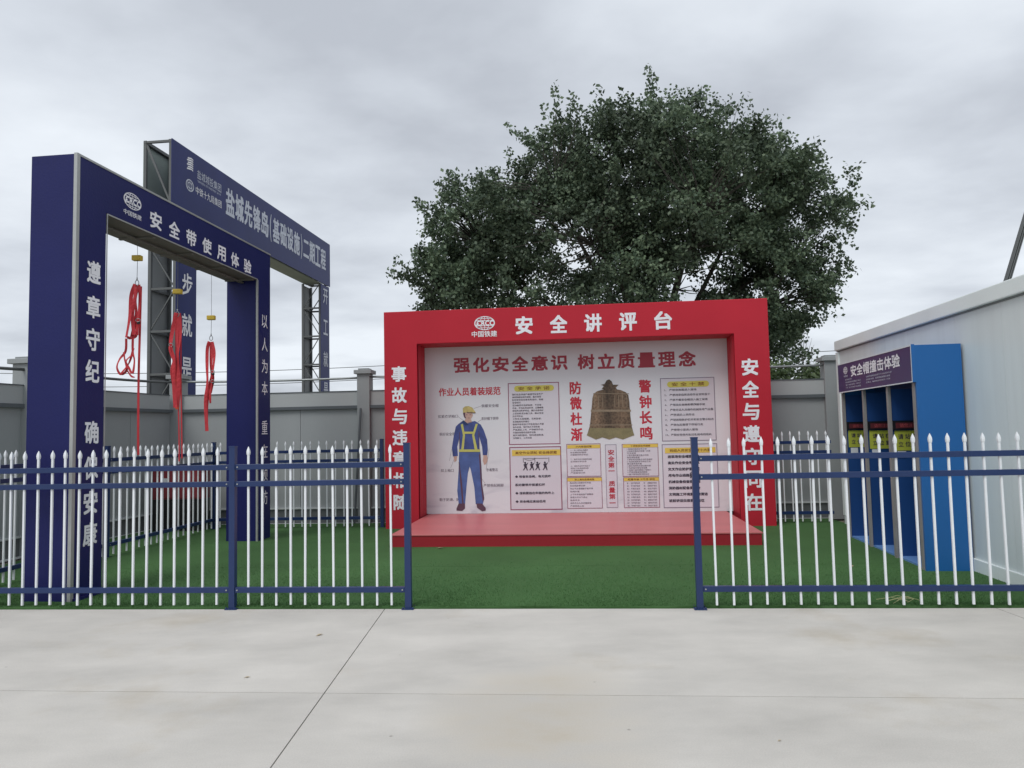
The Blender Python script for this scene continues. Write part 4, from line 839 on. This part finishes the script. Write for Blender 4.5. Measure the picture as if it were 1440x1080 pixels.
# clumped density so that see-through pockets appear
h_ = np.sin(cc[:, 0] * 2.3 + 1) * np.sin(cc[:, 1] * 1.9 + 2) * np.sin(cc[:, 2] * 2.7)
keep &= rng.uniform(0, 1, len(cc)) < np.clip(0.72 + 1.3 * h_, 0.10, 1)
cc = cc[keep][:NC]; rad = rng.uniform(0.15, 0.37, len(cc))
# loose sprigs standing out of the outline
SN = 330; k = rng.integers(0, len(ELL), SN); Es = np.array(ELL)[k]; sd_ = rng.normal(0, 1, (SN, 3)); sd_[:, 2] = np.abs(sd_[:, 2]) * 0.9 + 0.02; sd_ /= np.linalg.norm(sd_, axis=1, keepdims=True)
sp_ = []
for i in range(SN):
    lean = rng.normal(0, 0.05, 3); nq = rng.integers(3, 7)
    for q in range(nq):
        f = 0.90; sp_.append((Es[i, 0] + sd_[i, 0] * (Es[i, 2] * f + 0.10 * q) + lean[0] * q, TY + sd_[i, 1] * (Es[i, 4] * f + 0.1 * q), Es[i, 1] + sd_[i, 2] * (Es[i, 3] * f + 0.10 * q) + (0.03 + lean[2]) * q))
sp_ = np.array(sp_)
v1 = leaf_cloud(cc, rad, 72, 0.092); v2 = leaf_cloud(sp_, np.full(len(sp_), 0.13), 16, 0.10, 1.0)
tree = thing('broadleaf_tree', 'big dense dark green tree standing behind the red stage', 'tree', (3.6, TY, 0))
off = np.array([3.6, TY, 0.0])
link('crown', fastmesh('crown', np.concatenate([v1, v2]) - off, 4, 'leaf'), tree, kind='stuff')
tk = MB().tube([(0, 0, -0.1), (0.05, 0, 0.6), (-0.05, 0.05, 1.6), (0.0, 0, 2.7)], [0.42, 0.33, 0.29, 0.27], 14); tk.build('trunk', 'bark', tree, smooth=True)
limbs = []
tg = [(-5.4, 0.3, 5.2), (-4.3, 0.4, 6.5), (-2.4, -0.6, 7.6), (-1.2, 0.8, 8.8), (0.3, -0.4, 9.2), (1.9, 0.5, 8.8), (3.2, -0.3, 7.6), (3.9, 0.4, 5.9), (2.9, -0.5, 4.6), (1.0, -1.8, 6.6), (-1.6, -1.6, 6.0), (-3.6, 0.9, 4.5), (1.2, 2.0, 6.6), (3.4, 0.2, 3.9)]
for i, t in enumerate(tg):
    t = Vector(t); s0 = Vector((0, 0, 2.4 + 0.08 * (i % 4))); mid = s0.lerp(t, 0.35) + Vector((0, 0, 0.35)); m2 = s0.lerp(t, 0.7) + Vector((random.uniform(-.25, .25), 0, random.uniform(0, .4)))
    P4 = [s0, s0.lerp(mid, 0.5) + Vector((0, 0, -0.05)), mid, m2, t]; MB().tube(P4, [0.12, 0.09, 0.065, 0.04, 0.012], 8).build('branch', 'bark', tree, smooth=True)
    for a, b_ in zip(P4[:-1], P4[1:]): limbs += [a.lerp(b_, f) for f in (0.25, 0.5, 0.75, 1.0)]
LB = np.array([tuple(l) for l in limbs]) + off
tw = MB()
for c in np.concatenate([cc[::2], sp_[::4]]):
    dst = np.linalg.norm(LB - c, axis=1) + 0.5 * np.maximum(0, LB[:, 2] - c[2]); j = int(dst.argmin()); a = Vector(LB[j] - off); b_ = Vector(c - off); mid = a.lerp(b_, 0.5) + Vector((random.uniform(-.15, .15), random.uniform(-.15, .15), random.uniform(-.05, .2)))
    tw.tube([a, mid, b_], [0.022, 0.014, 0.005], 3, cap=False)
tw.build('twigs', 'bark', tree, kind='stuff')
def shrub(name, label, cat, x, y, spread, h, n, per, mat, size=0.09, base=0.0):
    r = thing(name, label, cat, (x, y, 0))
    c = np.stack([rng.normal(0, spread / 2.2, n), rng.normal(0, spread / 2.5, n), base + (h - base) * rng.uniform(0.1, 1, n) ** 0.8 - 0.15 * rng.uniform(0, 1, n)], 1)
    link('foliage', fastmesh('foliage', leaf_cloud(c, rng.uniform(0.15, 0.3, n), per, size), 4, mat), r, kind='stuff')
    b = MB()
    for k in range(5): a = 2 * math.pi * k / 5; b.tube([(0.05 * math.cos(a), 0.05 * math.sin(a), 0), (0.3 * spread * math.cos(a), 0.3 * spread * math.sin(a), h * 0.7)], [0.03, 0.01], 5)
    b.build('stem', 'bark', r); return r
shrub('leafy_shrub', 'dull green shrub behind the wall, just right of the red stage', 'shrub', 5.6, 15.6, 1.5, 2.85, 110, 60, 'leaf_pale')
shrub('leafy_shrub', 'pale green shrub behind the wall beside the grey pillar', 'shrub', 7.2, 16.2, 1.3, 2.8, 90, 60, 'leaf_pale')
shrub('leafy_shrub', 'dark low shrub behind the wall below the tree crown', 'shrub', 6.6, 18.0, 1.8, 3.1, 90, 60, 'leaf')
bare = thing('bare_sapling', 'thin bare grey sapling far behind the wall right of the stage', 'tree', (14.2, 36.0, 0))
b = MB(); b.tube([(0, 0, 0), (0.1, 0, 3.2), (0.0, 0, 5.6)], [0.08, 0.05, 0.01], 6); b.build('trunk', 'bark', bare)
b = MB()
for k in range(26):
    z = 2.2 + k * 0.12; a = k * 2.4; l = 0.9 - 0.02 * k; b.tube([(0.08, 0, z), (0.08 + l * 0.6 * math.cos(a), l * 0.6 * math.sin(a), z + 0.5), (0.08 + l * math.cos(a), l * math.sin(a), z + 1.1)], [0.02, 0.012, 0.004], 4)
b.build('branch', 'bark', bare)
far = thing('far_hedge', 'hazy far-off strip of green trees low on the horizon', 'hedge', (0, 120, 0))
n = 520; c = np.stack([rng.uniform(-95, 110, n), rng.normal(0, 3, n), rng.uniform(0.3, 3.6, n)], 1)
link('foliage', fastmesh('foliage', leaf_cloud(c, rng.uniform(1.0, 1.8, n), 26, 0.8), 4, 'leaf_pale'), far, kind='stuff')

# ------------------------------------------------------------------ small litter
def litter(name, label, cat, mb, mat): o = mb.build(name, mat); o['label'] = label; o['category'] = cat; return o
b = MB()
for k in range(9):
    a = R(random.uniform(-35, 35)); l = random.uniform(0.12, 0.3); x0 = 3.42 + random.uniform(-.1, .1); y0 = 6.62 + random.uniform(0, .15)
    b.tube([(x0 - l * math.cos(a) / 2, y0 - l * math.sin(a) / 2, 0.022), (x0, y0, 0.05), (x0 + l * math.cos(a) / 2, y0 + l * math.sin(a) / 2, 0.03)], 0.0022, 4)
litter('straw', 'wisps of pale straw on the turf under the right-hand fence', 'straw', b, 'straw')
def leafm(x, y, z, s, a):
    b = MB(); c, d = math.cos(a) * s, math.sin(a) * s
    return b.add([(x - c, y - d, z), (x + d * .4, y - c * .4, z + 0.3 * s), (x + c, y + d, z + 0.1 * s), (x - d * .4, y + c * .4, z + 0.25 * s)], [(0, 1, 2, 3)])
for lab, x, y, s, a in [('dry pale leaf on the turf in front of the red platform', -1.03, 10.22, 0.055, 0.2), ('small brown leaf on the concrete, left of the long joint', -1.58, 6.02, 0.035, 0.8), ('tiny brown leaf on the concrete at mid left', -1.80, 5.02, 0.022, 0.3), ('dry leaf on the concrete in front of the open entrance', 1.32, 3.86, 0.014, 0.5), ('pale leaf on the turf beside the blue booth', 3.75, 8.35, 0.03, 1.2)]:
    litter('fallen_leaf', lab, 'leaf', leafm(x, y, 0.016 if y > 6.9 else 0.002, s, a), 'dry_leaf')
